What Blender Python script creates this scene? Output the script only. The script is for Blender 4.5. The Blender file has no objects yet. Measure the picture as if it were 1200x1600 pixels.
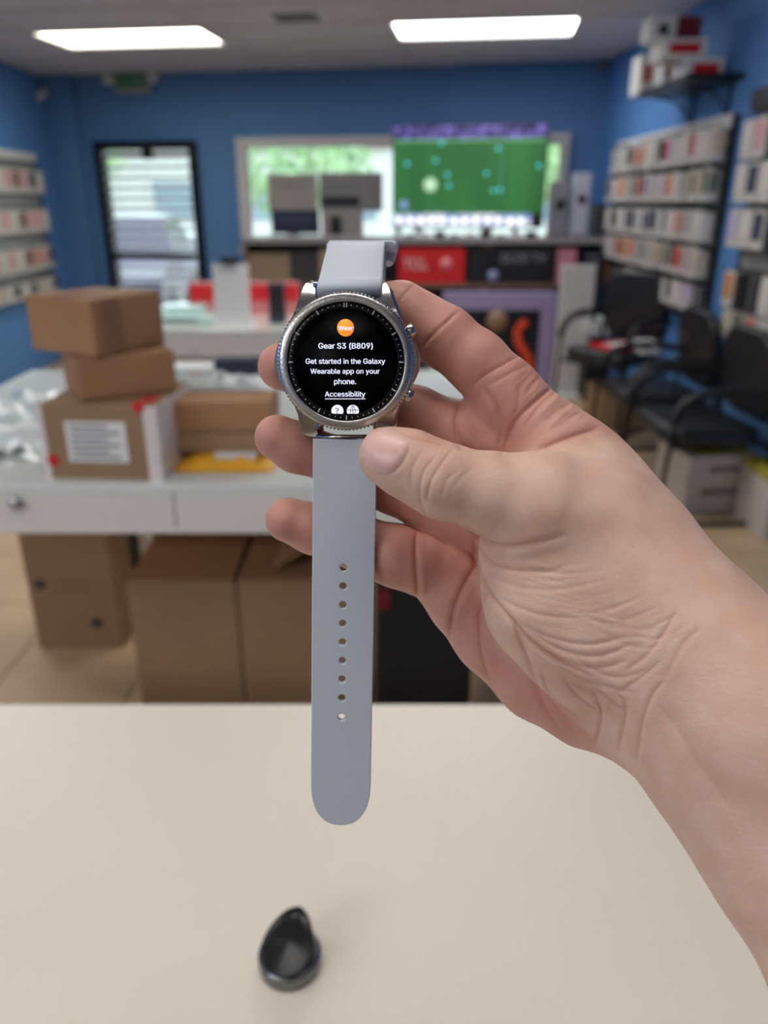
import bpy, bmesh, math, random
import numpy as np
from mathutils import Vector, Matrix
random.seed(7)
scene = bpy.context.scene
COL = scene.collection
PI = math.pi

# ------------------------------------------------------------------ camera
H = 1.5
PITCH = math.radians(21.93)
cam_d = bpy.data.cameras.new('camera'); cam = bpy.data.objects.new('camera', cam_d); COL.objects.link(cam)
cam.location = (0, 0, H); cam.rotation_euler = (PI/2 - PITCH, 0, 0)
cam_d.sensor_fit = 'HORIZONTAL'; cam_d.sensor_width = 27.0; cam_d.lens = 27.0
cam_d.clip_start = 0.02; cam_d.clip_end = 200
cam_d.dof.use_dof = True; cam_d.dof.focus_distance = 0.257; cam_d.dof.aperture_fstop = 27.0/3.4
scene.camera = cam
# ------------------------------------------------------------------ world, exposure
scene.view_settings.view_transform = 'Standard'; scene.view_settings.look = 'None'
scene.view_settings.exposure = 0.0; scene.view_settings.gamma = 1.0
scene.view_settings.use_curve_mapping = False
w = bpy.data.worlds.new('world'); scene.world = w; w.use_nodes = True
w.node_tree.nodes['Background'].inputs[0].default_value = (0.80, 0.92, 1.0, 1)
w.node_tree.nodes['Background'].inputs[1].default_value = 3.2
LAMP = 10.0          # ceiling panels in the frame
LAMP_NEAR = 13.0    # ceiling panels near the camera, and the added unseen row behind it
scene.cycles.max_bounces = 8; scene.cycles.diffuse_bounces = 4; scene.cycles.transparent_max_bounces = 12
scene.cycles.sample_clamp_indirect = 6.0
scene.cycles.use_denoising = True
scene.cycles.caustics_reflective = False; scene.cycles.caustics_refractive = False

sun_d = bpy.data.lights.new('sun', 'SUN'); sun = bpy.data.objects.new('sun', sun_d); COL.objects.link(sun)
sun_d.energy = 5.0; sun_d.angle = 0.03; sun_d.color = (1, .96, .9); sun.rotation_euler = (math.radians(48), 0, math.radians(140))

# ------------------------------------------------------------------ helpers
cp, sp_ = math.cos(PITCH), math.sin(PITCH)
def ray(px, py):
    x = (px-600)/1200; y = (800-py)/1200
    return Vector((x, cp + y*sp_, -sp_ + y*cp))
O = Vector((0, 0, H))
def onZ(px, py, z): r = ray(px, py); return O + r*((z-H)/r.z)
def onX(px, py, X): r = ray(px, py); return O + r*(X/r.x)
def onY(px, py, Y): r = ray(px, py); return O + r*(Y/r.y)
def proj(p):
    z = p[2]-H; d = p[1]*cp - z*sp_; return (600+1200*p[0]/d, 800-1200*(z*cp+p[1]*sp_)/d)
def lin(c):
    c = c/255; return c/12.92 if c <= .04045 else ((c+.055)/1.055)**2.4
def C(r, g, b): return (lin(r), lin(g), lin(b), 1)

def mat(name, col, rough=.6, metal=0, var=.0, vscale=8, bump=0, bscale=60, emis=None, estr=0, coat=0, spec=None, stretch=None):
    m = bpy.data.materials.new(name); m.use_nodes = True
    nt = m.node_tree; b = nt.nodes['Principled BSDF']
    b.inputs['Base Color'].default_value = col; b.inputs['Roughness'].default_value = rough; b.inputs['Metallic'].default_value = metal
    if coat: b.inputs['Coat Weight'].default_value = coat
    if spec is not None: b.inputs['Specular IOR Level'].default_value = spec
    tc = nt.nodes.new('ShaderNodeTexCoord'); out = tc.outputs['Object']
    if stretch:
        mp = nt.nodes.new('ShaderNodeMapping'); mp.inputs['Scale'].default_value = stretch
        nt.links.new(out, mp.inputs[0]); out = mp.outputs[0]
    if var:
        n = nt.nodes.new('ShaderNodeTexNoise'); n.inputs['Scale'].default_value = vscale; n.inputs['Detail'].default_value = 4
        nt.links.new(out, n.inputs['Vector'])
        r = nt.nodes.new('ShaderNodeValToRGB')
        r.color_ramp.elements[0].position = .3; r.color_ramp.elements[1].position = .7
        r.color_ramp.elements[0].color = tuple(max(0, c*(1-var)) for c in col[:3])+(1,)
        r.color_ramp.elements[1].color = tuple(min(1, c*(1+var)) for c in col[:3])+(1,)
        nt.links.new(n.outputs['Fac'], r.inputs[0]); nt.links.new(r.outputs[0], b.inputs['Base Color'])
    if bump:
        n = nt.nodes.new('ShaderNodeTexNoise'); n.inputs['Scale'].default_value = bscale; n.inputs['Detail'].default_value = 5
        nt.links.new(out, n.inputs['Vector'])
        bp = nt.nodes.new('ShaderNodeBump'); bp.inputs['Strength'].default_value = bump; bp.inputs['Distance'].default_value = .002
        nt.links.new(n.outputs['Fac'], bp.inputs['Height']); nt.links.new(bp.outputs[0], b.inputs['Normal'])
    if emis:
        b.inputs['Emission Color'].default_value = emis; b.inputs['Emission Strength'].default_value = estr
    return m
def glass_mat(name, tint=(.93, .98, .96, 1), refl=.12):
    m = bpy.data.materials.new(name); m.use_nodes = True; nt = m.node_tree; nt.nodes.clear()
    o = nt.nodes.new('ShaderNodeOutputMaterial'); t = nt.nodes.new('ShaderNodeBsdfTransparent'); g = nt.nodes.new('ShaderNodeBsdfGlossy')
    t.inputs[0].default_value = tint; g.inputs['Roughness'].default_value = .03
    mx = nt.nodes.new('ShaderNodeMixShader'); f = nt.nodes.new('ShaderNodeFresnel'); f.inputs[0].default_value = 1.5
    nt.links.new(f.outputs[0], mx.inputs[0])
    nt.links.new(t.outputs[0], mx.inputs[1]); nt.links.new(g.outputs[0], mx.inputs[2]); nt.links.new(mx.outputs[0], o.inputs[0])
    return m

_mc = {}
def box_mesh(sx, sy, sz, bev=0.0, mt=None):
    key = (round(sx, 4), round(sy, 4), round(sz, 4), bev, mt.name if mt else '')
    if key in _mc: return _mc[key]
    bm = bmesh.new(); bmesh.ops.create_cube(bm, size=1)
    bmesh.ops.scale(bm, vec=(sx, sy, sz), verts=bm.verts)
    if bev: bmesh.ops.bevel(bm, geom=list(bm.edges), offset=min(bev, .45*min(sx, sy, sz)), segments=2, affect='EDGES', profile=.6)
    me = bpy.data.meshes.new('box'); bm.to_mesh(me); bm.free()
    if mt: me.materials.append(mt)
    _mc[key] = me; return me
def link(name, me, parent=None, loc=(0, 0, 0), rot=(0, 0, 0), smooth=False):
    o = bpy.data.objects.new(name, me); COL.objects.link(o); o.location = loc; o.rotation_euler = rot
    if parent is not None: o.parent = parent
    if smooth and me: me.polygons.foreach_set('use_smooth', [True]*len(me.polygons))
    return o
def box(name, c, s, m, parent=None, bev=.003, rot=(0, 0, 0)):
    return link(name, box_mesh(s[0], s[1], s[2], bev, m), parent, c, rot)
def thing(name, label, cat, loc=(0, 0, 0), rz=0, group=None):
    o = link(name, None, None, loc, (0, 0, rz)); o.empty_display_size = .05
    return tag(o, label, cat, group)
def tag(o, label, cat, group=None):
    o['label'] = label; o['category'] = cat
    if group: o['group'] = group
    return o
def struct(o): o['kind'] = 'structure'; return o
def stuff(o): o['kind'] = 'stuff'; return o
def pymesh(name, v, f, m=None, smooth=True):
    me = bpy.data.meshes.new(name); me.from_pydata([tuple(p) for p in v], [], f)
    if m: me.materials.append(m)
    if smooth: me.polygons.foreach_set('use_smooth', [True]*len(me.polygons))
    me.update(); return me
def lathe(prof, n=48, m=None, name='lathe', cap=True, smooth=True):
    v, f = [], []
    for r, z in prof:
        for i in range(n): a = 2*PI*i/n; v.append((r*math.cos(a), r*math.sin(a), z))
    for k in range(len(prof)-1):
        for i in range(n):
            j = (i+1) % n; f.append((k*n+i, k*n+j, (k+1)*n+j, (k+1)*n+i))
    if cap:
        f.append(tuple(reversed(range(n)))); f.append(tuple((len(prof)-1)*n+i for i in range(n)))
    return pymesh(name, v, f, m, smooth)
def tube(pts, r, m=None, n=10, name='tube', closed=False):
    pts = [Vector(p) for p in pts]; v, f = [], []; prev = None
    for i, p in enumerate(pts):
        t = (pts[min(i+1, len(pts)-1)]-pts[max(i-1, 0)]).normalized()
        if prev is None:
            u = t.cross(Vector((0, 0, 1)));
            if u.length < .1: u = t.cross(Vector((1, 0, 0)))
        else: u = prev - t*prev.dot(t)
        u.normalize(); prev = u; w_ = t.cross(u)
        rr = r[i] if isinstance(r, (list, tuple)) else r
        for k in range(n):
            a = 2*PI*k/n; v.append(p + (u*math.cos(a)+w_*math.sin(a))*rr)
    for i in range(len(pts)-1):
        for k in range(n):
            j = (k+1) % n; f.append((i*n+k, i*n+j, (i+1)*n+j, (i+1)*n+k))
    f.append(tuple(reversed(range(n)))); f.append(tuple((len(pts)-1)*n+k for k in range(n)))
    return pymesh(name, v, f, m)
def smooth_path(pts, n=6):
    out = []; P_ = [Vector(p) for p in pts]
    for i in range(len(P_)-1):
        p0, p1, p2, p3 = P_[max(i-1, 0)], P_[i], P_[i+1], P_[min(i+2, len(P_)-1)]
        for k in range(n):
            t = k/n; out.append(.5*((2*p1)+(p2-p0)*t+(2*p0-5*p1+4*p2-p3)*t*t+(3*p1-p0-3*p2+p3)*t**3))
    out.append(P_[-1]); return out
try:
    import os
    UI_FONT = bpy.data.fonts.load(os.path.join(bpy.utils.system_resource('DATAFILES'), 'fonts', 'Inter.woff2'))
except Exception:
    UI_FONT = None
def text_mesh(s, m, width=None, height=None, extrude=0, bold=0, align='CENTER'):
    c = bpy.data.curves.new('t', 'FONT'); c.body = s
    if UI_FONT: c.font = UI_FONT
    c.align_x = align; c.align_y = 'CENTER'; c.offset = 0; c.extrude = extrude; c.resolution_u = 3
    o = bpy.data.objects.new('t', c); COL.objects.link(o)
    dg = bpy.context.evaluated_depsgraph_get(); me = bpy.data.meshes.new_from_object(o.evaluated_get(dg))
    bpy.data.objects.remove(o); bpy.data.curves.remove(c)
    co = np.zeros(len(me.vertices)*3); me.vertices.foreach_get('co', co); co = co.reshape(-1, 3)
    lo, hi = co[:, :2].min(0), co[:, :2].max(0); ce = (lo+hi)/2; sz = hi-lo
    sx = width/sz[0] if width else height/sz[1]; sy = height/sz[1] if height else sx
    co[:, 0] = (co[:, 0]-ce[0])*sx; co[:, 1] = (co[:, 1]-ce[1])*sy
    me.vertices.foreach_set('co', co.ravel()); me.materials.clear(); me.materials.append(m); me.update()
    if bold:      # heavier strokes: slightly shifted copies of the same glyphs
        b_ = bmesh.new(); H_ = sz[1]*sy
        for dx_ in (-1, 0, 1):
            q_ = me.copy(); q_.transform(Matrix.Translation((dx_*bold*H_*1.6, 0, dx_*.004*H_))); b_.from_mesh(q_); bpy.data.meshes.remove(q_)
        b_.to_mesh(me); b_.free(); me.update()
    return me
ORD = ['first', 'second', 'third', 'fourth', 'fifth', 'sixth', 'seventh', 'eighth', 'ninth', 'tenth', 'eleventh', 'twelfth', 'thirteenth', 'fourteenth', 'fifteenth', 'sixteenth', 'seventeenth', 'eighteenth', 'nineteenth', 'twentieth', 'twenty-first', 'twenty-second', 'twenty-third', 'twenty-fourth']

# ------------------------------------------------------------------ materials
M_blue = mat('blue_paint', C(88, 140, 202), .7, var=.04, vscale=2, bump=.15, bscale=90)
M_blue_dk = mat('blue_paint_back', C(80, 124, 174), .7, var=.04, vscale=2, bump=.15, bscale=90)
M_ceil = mat('ceiling_tile', C(208, 207, 216), .9, var=.05, vscale=3, bump=.4, bscale=150)
M_tbar = mat('tbar', C(200, 196, 192), .5)
M_floor = mat('floor_tile', C(196, 168, 132), .35, var=.12, vscale=5, bump=.05, bscale=20)
M_grout = mat('grout', C(130, 112, 92), .9)
M_white = mat('white_laminate', C(228, 222, 214), .45, var=.015, vscale=4)
M_table = mat('table_laminate', C(236, 226, 208), .4, var=.012, vscale=9, bump=.03, bscale=200)
M_whitem = mat('white_metal', C(215, 215, 215), .4)
M_black = mat('black_plastic', C(24, 25, 28), .45)
M_blackm = mat('black_metal', C(20, 20, 22), .35, .3)
M_leather = mat('black_leather', C(27, 30, 35), .38, bump=.25, bscale=220)
M_card = mat('cardboard', C(164, 122, 86), .85, var=.06, vscale=6, bump=.15, bscale=120)
M_card2 = mat('cardboard_dark', C(150, 120, 90), .85, var=.06, vscale=6, bump=.15, bscale=120)
M_tape = mat('packing_tape', C(150, 106, 70), .25)
M_paper = mat('paper', C(226, 226, 224), .7)
M_ink = mat('ink', C(70, 70, 74), .7)
M_yellow = mat('yellow_mailer', C(240, 176, 44), .6, var=.06, vscale=20, bump=.5, bscale=60)
M_red = mat('red_card', C(206, 22, 32), .5)
M_dkred = mat('dark_red_card', C(120, 28, 38), .5)
M_navy = mat('navy_card', C(28, 34, 62), .5)
M_gray = mat('gray_plastic', C(120, 120, 122), .5)
M_slat = mat('slatwall', C(150, 150, 148), .5)
M_dkslat = mat('slatwall_groove', C(70, 70, 70), .6)
M_wood = mat('brown_board', C(120, 92, 74), .55, var=.15, vscale=12, stretch=(1, 8, 8))
M_glass = glass_mat('clear_glass')
M_green = mat('leaf_green', C(178, 204, 158), .7, var=.25, vscale=3)
M_concrete = mat('concrete', C(190, 188, 182), .9, var=.06, vscale=3)
M_chrome = mat('chrome', C(205, 205, 208), .15, 1)
M_plastic_clear = mat('bubble_film', C(200, 212, 210), .18, bump=.8, bscale=60)

# ------------------------------------------------------------------ room shell
ZC = H+1.15
CR = onZ(955, 92, ZC); CL = onZ(65, 118, ZC)
XR, XL = CR.x, CL.x
YB = -3.0
wdir = Vector((CR.x-CL.x, CR.y-CL.y, 0)); WL = wdir.length; wdir.normalize(); wang = math.atan2(wdir.y, wdir.x)
wn = Vector((wdir.y, -wdir.x, 0))   # towards the room
def onBW(px, py, off=0.0):
    r = ray(px, py); base = Vector((CL.x, CL.y, 0)) + wn*off
    t = (base-O).dot(wn)/r.dot(wn); p = O+r*t
    return (p-base).dot(wdir), p.z
def bw(u, z, off=0.0):  # world point of wall coords
    return Vector((CL.x, CL.y, 0)) + wdir*u + wn*off + Vector((0, 0, z))
dx0, dz1 = onBW(150, 222); dx1, _ = onBW(308, 226)
wx0, wz1 = onBW(372, 216); wx1, _ = onBW(892, 208); _, wz0 = onBW(420, 392)
# floor
fl = struct(box('floor', (-.7, 3.0, -.03), (6.2, 12.4, .05), M_grout, bev=0))
ts = .46
k = 0
for i in range(13):
    for j in range(18):
        x = -3.6+ts*(i+.5); y = .9+ts*(j+.5)
        if x > XR+.2 or x < XL-.3: continue
        link('tile', box_mesh(ts-.006, ts-.006, .012, .002, M_floor), fl, (x+.7, y-3.0, .03-.006+.0005*((i*7+j*3) % 3)))
# ceiling
ce = struct(box('ceiling', (-.7, 3.0, ZC+.06), (6.6, 12.8, .06), M_ceil, bev=0))
lights = []
def in_light(x, y):
    return any(abs(x-a) < .62 and abs(y-b) < .35 for a, b, *_ in lights)
LX = [(-2.02, 6.72), (.9, 6.05)]
a_ = onZ(205, 57, ZC); b_ = onZ(757, 40, ZC)
TX, TY = 1.22, .61
_t = Matrix.Rotation(-wang*.75, 3, 'Z') @ (b_-a_); TX = _t.x/round(_t.x/1.22)
def snap(p):  # the ceiling grid follows the window wall
    return p
ang_c = wang*.75
rc = Matrix.Rotation(ang_c, 3, 'Z')
def g2w(i, j):  # grid cell centre -> world
    v = rc @ Vector(((i)*TX, (j)*TY, 0)); return Vector((a_.x+v.x, a_.y+v.y, ZC))
bi = rc.inverted() @ (b_-a_)
light_cells = {(0, 0): LAMP}
bi_i, bi_j = round(bi.x/TX), round(bi.y/TY)
light_cells[(bi_i, bi_j)] = LAMP
for cell, s in (((0, -5), LAMP_NEAR), ((2, -5), LAMP_NEAR), ((0, -10), LAMP_NEAR*.62), ((2, -10), LAMP_NEAR*.40), ((0, -14), LAMP_NEAR*2.6), ((1, -14), LAMP_NEAR*.75), ((2, -14), LAMP_NEAR*.12)): light_cells[cell] = s  # rearmost row: unseen panels added behind the camera for frontal light on the hand
for i in range(-3, 5):
    for j in range(-20, 5):
        p = g2w(i, j)
        if not (XL-.4 < p.x < XR+.4 and YB-.3 < p.y < 9.2): continue
        if (i, j) in light_cells: continue
        link('ceiling_tile', box_mesh(TX-.03, TY-.03, .015, .002, M_ceil), ce, p-ce.location+Vector((0, 0, .0)), (0, 0, ang_c))
for i in range(-4, 5):
    p = (g2w(i+.5, 4)+g2w(i+.5, -17))/2; link('ceiling_rail', box_mesh(.026, TY*21.5, .02, 0, M_tbar), ce, p-ce.location+Vector((0, 0, -.004)), (0, 0, ang_c))
for j in range(-20, 5):
    p = (g2w(-3.5, j+.5)+g2w(4.5, j+.5))/2; link('ceiling_rail', box_mesh(TX*8.2, .026, .02, 0, M_tbar), ce, p-ce.location+Vector((0, 0, -.005)), (0, 0, ang_c))
cl_labels = {(0, 0): 'lit rectangular ceiling light panel over the left side, nearest the exit sign',
             (bi_i, bi_j): 'lit rectangular ceiling light panel to the right, in front of the television',
             (0, -5): 'lit ceiling panel over the middle counter, left of the camera', (2, -5): 'lit ceiling panel over the row of chairs',
             (0, -10): 'lit ceiling panel behind and left of the camera', (2, -10): 'lit ceiling panel behind and right of the camera',
             (0, -14): 'unseen light panel added at the left rear, behind the camera, to light the hand', (1, -14): 'unseen light panel added at the middle rear, behind the camera, to light the hand', (2, -14): 'unseen light panel added at the right rear, behind the camera, to light the hand'}
for cell, s in light_cells.items():
    p = g2w(*cell)
    t = thing('ceiling_light', cl_labels[cell], 'ceiling light', p, ang_c, 'ceiling light panels')
    fm = M_tbar
    for q, (x, y, sx, sy) in enumerate(((0, .29, TX-.02, .022), (0, -.29, TX-.02, .022), (TX/2-.021, 0, .022, .56), (-TX/2+.021, 0, .022, .56))):
        box('frame', (x, y, -.004), (sx, sy, .03), fm, t, .002)
    tint = (1, .98, .84, 1) if cell == (0, 0) else (.98, .98, 1, 1) if cell == (bi_i, bi_j) else (1, .97, .93, 1)
    dm = mat('lamp_diffuser', (.9, .9, .9, 1), .6, emis=tint, estr=s)
    box('diffuser', (0, 0, .004), (TX-.064, .558, .012), dm, t, 0)
# vent and smoke detector
vp = onZ(463, 24, ZC)
v = thing('ceiling_vent', 'small square dark air vent set in the ceiling between the two lights', 'vent', vp, ang_c)
box('backing', (0, 0, -.002), (.30, .30, .01), M_black, v, .001)
for x, y, sx, sy in ((0, .16, .36, .03), (0, -.16, .36, .03), (.165, 0, .03, .3), (-.165, 0, .03, .3)): box('frame', (x, y, -.008), (sx, sy, .014), M_whitem, v, .002)
for q in range(7): box('louver', (0, -.12+.04*q, -.01), (.3, .006, .014), M_gray, v, .001, (.6, 0, 0))
sd = thing('smoke_detector', 'round white smoke detector on the ceiling below the vent', 'smoke detector', onZ(457, 74, ZC-.01)+Vector((0, 0, -.0)))
link('base', lathe([(.06, 0), (.06, -.012), (.05, -.03), (.02, -.036)], 24, M_whitem), sd)
link('sensor_cap', lathe([(.018, -.034), (.016, -.042), (.004, -.044)], 16, M_gray), sd)
# walls
struct(box('wall_right', (XR+.05, (YB+9)/2, ZC/2), (.1, 9-YB+.4, ZC+.1), M_blue, bev=0))
struct(box('wall_left', (XL-.05, (YB+9)/2, ZC/2), (.1, 9-YB+.4, ZC+.1), M_blue, bev=0))
struct(box('wall_front', (-.7, YB-.05, ZC/2), (6.2, .1, ZC+.1), mat('grey_wall', C(160, 155, 150), .8), bev=0))
def wall_piece(bm, u0, u1, z0, z1, t=.12):
    r = bmesh.ops.create_cube(bm, size=1)['verts']
    bmesh.ops.scale(bm, vec=(u1-u0, t, z1-z0), verts=r); bmesh.ops.translate(bm, vec=((u0+u1)/2, t/2, (z0+z1)/2), verts=r)
bm = bmesh.new(); ztop = ZC+.08
for a in ((-.15, dx0, 0, ztop), (dx0, dx1, dz1, ztop), (dx1, wx0, 0, ztop), (wx0, wx1, 0, wz0), (wx0, wx1, wz1, ztop), (wx1, WL+.15, 0, ztop)): wall_piece(bm, *a)
bmesh.ops.remove_doubles(bm, verts=bm.verts, dist=1e-5)
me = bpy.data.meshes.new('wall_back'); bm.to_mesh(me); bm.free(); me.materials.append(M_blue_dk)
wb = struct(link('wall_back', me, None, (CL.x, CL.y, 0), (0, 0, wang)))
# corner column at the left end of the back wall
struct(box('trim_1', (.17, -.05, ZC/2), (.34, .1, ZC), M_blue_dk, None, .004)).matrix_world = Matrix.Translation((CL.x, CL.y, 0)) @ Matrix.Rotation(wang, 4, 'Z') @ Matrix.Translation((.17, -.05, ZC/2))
# door
WROT = (0, 0, wang)
dw = dx1-dx0
dr = struct(link('door_1', None, None, bw(dx0, 0), WROT)); dr.empty_display_size = .05
fw = .075
box('door_frame', (fw/2, -.01, dz1/2), (fw, .12, dz1), M_blackm, dr, .004)
box('door_frame', (dw-fw/2, -.01, dz1/2), (fw, .12, dz1), M_blackm, dr, .004)
box('door_frame', (dw/2, -.01, dz1-fw/2), (dw-2*fw, .12, fw), M_blackm, dr, .004)
box('bottom_rail', (dw/2, .0, .12), (dw-2*fw, .06, .24), M_blackm, dr, .004)
box('glass_pane', (dw/2, .02, (dz1+.17)/2), (dw-2*fw, .008, dz1-fw-.24), M_glass, dr, 0)
box('push_bar', (dw/2, -.09, 1.0), (dw-2*fw, .04, .05), M_blackm, dr, .01)
box('door_closer', (dw*.55, -.10, dz1-.10), (.10, .06, .13), M_blackm, dr, .01)
M_slatw = mat('blind_slat', C(196, 204, 218), .5)
nsl = 18; bz0, bz1 = .3, dz1-.14
bl = thing('venetian_blind', 'white horizontal slat blind hanging over the glass door', 'blind', bw(dx0, 0, .03), wang)
for q in range(nsl):
    z = bz0+(bz1-bz0)*q/(nsl-1)
    box('slat', (dw/2+.01*math.sin(q*1.7), -.02, z), (dw-2*fw-.02, .055, .004), M_slatw, bl, 0, (math.radians(32), .0, 0))
box('head_rail', (dw/2, -.02, bz1+.03), (dw-2*fw-.02, .04, .03), M_slatw, bl, .003)
for q in (.2, .5, .8): link('cord', tube([(dw*q, -.045, bz0), (dw*q, -.045, bz1)], .0015, M_slatw, 6), bl)
# window
ww = wx1-wx0
wi = struct(link('window_1', None, None, bw(wx0, 0), WROT)); wi.empty_display_size = .05
fr = .085; M_wfr = mat('window_frame', C(190, 186, 186), .5)
hz = (wz0+wz1)/2
for c, s in (((fr/2, -.02, hz), (fr, .14, wz1-wz0)), ((ww-fr/2, -.02, hz), (fr, .14, wz1-wz0)), ((ww/2, -.02, wz1-fr/2), (ww-2*fr, .14, fr)), ((ww/2, -.02, wz0+fr/2), (ww-2*fr, .14, fr)), ((ww*.5, .0, hz), (.05, .06, wz1-wz0-2*fr))):
    box('window_frame', c, s, M_wfr, wi, .004)
box('window_pane', (ww*.25+fr/2, .04, hz), (ww*.5-fr-.03, .006, wz1-wz0-2*fr), M_glass, wi, 0)
box('window_pane', (ww*.75-fr/2, .04, hz), (ww*.5-fr-.03, .006, wz1-wz0-2*fr), M_glass, wi, 0)
box('window_sill', (ww/2, -.09, wz0+.01), (ww, .16, .03), M_wfr, wi, .004)

# ------------------------------------------------------------------ outside
gr = struct(box('ground', (0, 30, -.25), (90, 42.5, .2), M_concrete, bev=0))
tag(struct(box('road_strip', (0, 22, -.15), (90, 7, .02), mat('asphalt', C(120, 118, 120), .9, var=.1, vscale=2), bev=0)), 'grey asphalt strip outside', 'road')
def tree(x, y, h, r, lab):
    t = thing('tree', lab, 'tree', (x, y, -.15), 0, 'trees outside the window')
    link('trunk', tube([(0, 0, 0), (.05, 0, h*.3), (0, .05, h*.55)], [.16, .12, .07], mat('bark', C(95, 75, 60), .9), 8), t)
    rs = random.Random(int(x*10+h)); v, f = [], []
    for q in range(1400):
        a, b, rr = rs.uniform(0, 2*PI), rs.uniform(-1, 1), r*rs.uniform(.55, 1)
        c = Vector((rr*math.sqrt(1-b*b)*math.cos(a), rr*math.sqrt(1-b*b)*math.sin(a), h*.62+.8*rr*b))
        d1 = Vector((rs.uniform(-1, 1), rs.uniform(-1, 1), rs.uniform(-1, 1))).normalized()*.17
        d2 = Vector((rs.uniform(-1, 1), rs.uniform(-1, 1), rs.uniform(-1, 1))).normalized()*.10
        n0 = len(v); v += [c-d1, c+d2, c+d1, c-d2]; f.append((n0, n0+1, n0+2, n0+3))
    stuff(link('foliage', pymesh('fol', v, f, M_green, False), t))
tree(-2.2, 19.5, 4.6, 2.1, 'leafy green tree outside, left of the window')
tree(2.3, 18.6, 4.4, 2.0, 'leafy green tree outside, behind the window middle')
tree(6.6, 19.2, 5.0, 2.2, 'leafy green tree outside, right of the window')
tree(-9.4, 24, 5.2, 2.0, 'leafy green tree outside, seen through the door')
M_bld = mat('pale_building', C(232, 228, 226), .8)
bd = thing('building', 'pale flat-roofed building far beyond the parking lot', 'building', (-4, 30, -.15))
box('wall', (0, 0, 1.7), (30, 4, 3.4), M_bld, bd, 0); box('roof', (0, 0, 3.5), (30.6, 4.6, .3), mat('roof_band', C(170, 120, 110), .8), bd, 0)
for q in range(9): box('window', (-12+3*q, -2.01, 1.7), (1.5, .06, 1.2), mat('dark_glass', C(150, 165, 182), .2), bd, 0)
def car(x, y, rz, m, lab):
    t = thing('car', lab, 'car', (x, y, -.15), rz)
    prof = [(-2.1, .35), (-2.15, .75), (-1.5, .9), (-.9, .98), (-.35, 1.42), (.9, 1.45), (1.5, 1.05), (2.1, .98), (2.15, .4)]
    v = [(a, s*.85*(1 if b < 1.1 else .82), b) for s in (-1, 1) for a, b in prof]; n = len(prof)
    f = [tuple(range(n)), tuple(reversed(range(n, 2*n)))]+[(i, n+i, n+(i+1) % n, (i+1) % n) for i in range(n)]
    link('body', pymesh('cb', v, f, m, False), t)
    g = mat('car_glass', C(40, 48, 58), .1)
    for s in (-1, 1):
        v = [(-.72, s*.79, 1.06), (-.28, s*.72, 1.36), (.8, s*.72, 1.38), (1.25, s*.79, 1.08)]
        link('window', pymesh('cw', [(a, b+s*.012*q, c) for q in (0, 1) for a, b, c in v], [(0, 1, 2, 3), (4, 5, 6, 7), (0, 1, 5, 4), (1, 2, 6, 5), (2, 3, 7, 6), (3, 0, 4, 7)], g, False), t)
        for a in (-1.35, 1.4):
            link('wheel', lathe([(.2, -.1), (.32, -.1), (.33, .1), (.2, .1)], 20, M_black), t, (a, s*.8, .33), (PI/2, 0, 0))
car(-5.2, 15.6, .1, mat('car_white', C(225, 232, 240), .25, coat=.5), 'white car parked outside the glass door')
car(-3.85, 11.9, PI/2+.12, mat('car_mauve', C(84, 72, 100), .3, coat=.5), 'mauve car parked end-on outside the glass door')

# ------------------------------------------------------------------ exit sign, camera
u, z = onBW(210, 128)
es = thing('exit_sign', 'dim green exit sign mounted high above the glass door', 'sign', bw(u, z, .05), wang)
box('housing', (0, 0, 0), (.36, .05, .2), mat('exit_housing', C(165, 160, 150), .5), es, .01)
box('face', (0, -.027, 0), (.31, .004, .15), mat('exit_face', C(90, 120, 95), .5, emis=C(60, 120, 80), estr=.05), es, .002)
link('lettering', text_mesh('EXIT', mat('exit_letters', C(30, 90, 50), .5), .25, .1, .001), es, (0, -.031, 0), (PI/2, 0, 0))
for s in (-1, 1): link('lamp_head', lathe([(.01, -.03), (.045, -.02), (.05, .03), (.02, .035)], 20, M_whitem), es, (s*.23, -.02, .02), (PI/2, 0, 0))
u, z = onBW(72, 150, .1)
sc_ = thing('security_camera', 'small white camera high in the left corner', 'camera', bw(u, z, .16), wang)
box('mount', (0, .05, .05), (.03, .08, .03), M_whitem, sc_, .004); link('camera_body', lathe([(.02, -.06), (.032, -.05), (.032, .05), (.01, .06)], 20, M_whitem), sc_, (0, -.02, 0), (PI/2+.4, 0, 0))
u, z = onBW(940, 100, .05)
sc_ = thing('security_camera', 'small dark camera high in the right corner', 'camera', bw(u, z-.02, .08), wang)
box('mount', (0, .05, .05), (.03, .08, .03), M_gray, sc_, .004); link('camera_body', lathe([(.02, -.05), (.03, -.04), (.03, .04), (.01, .05)], 20, M_gray), sc_, (0, -.02, 0), (PI/2+.3, 0, .4))
u, z = onBW(88, 375, .1)
ts_ = thing('thermostat', 'small white thermostat on the left corner column', 'thermostat', bw(u, z, .115), wang)
box('housing', (0, 0, 0), (.08, .025, .12), M_whitem, ts_, .006); box('display', (0, -.014, .02), (.05, .003, .03), M_gray, ts_, .001)

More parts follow.
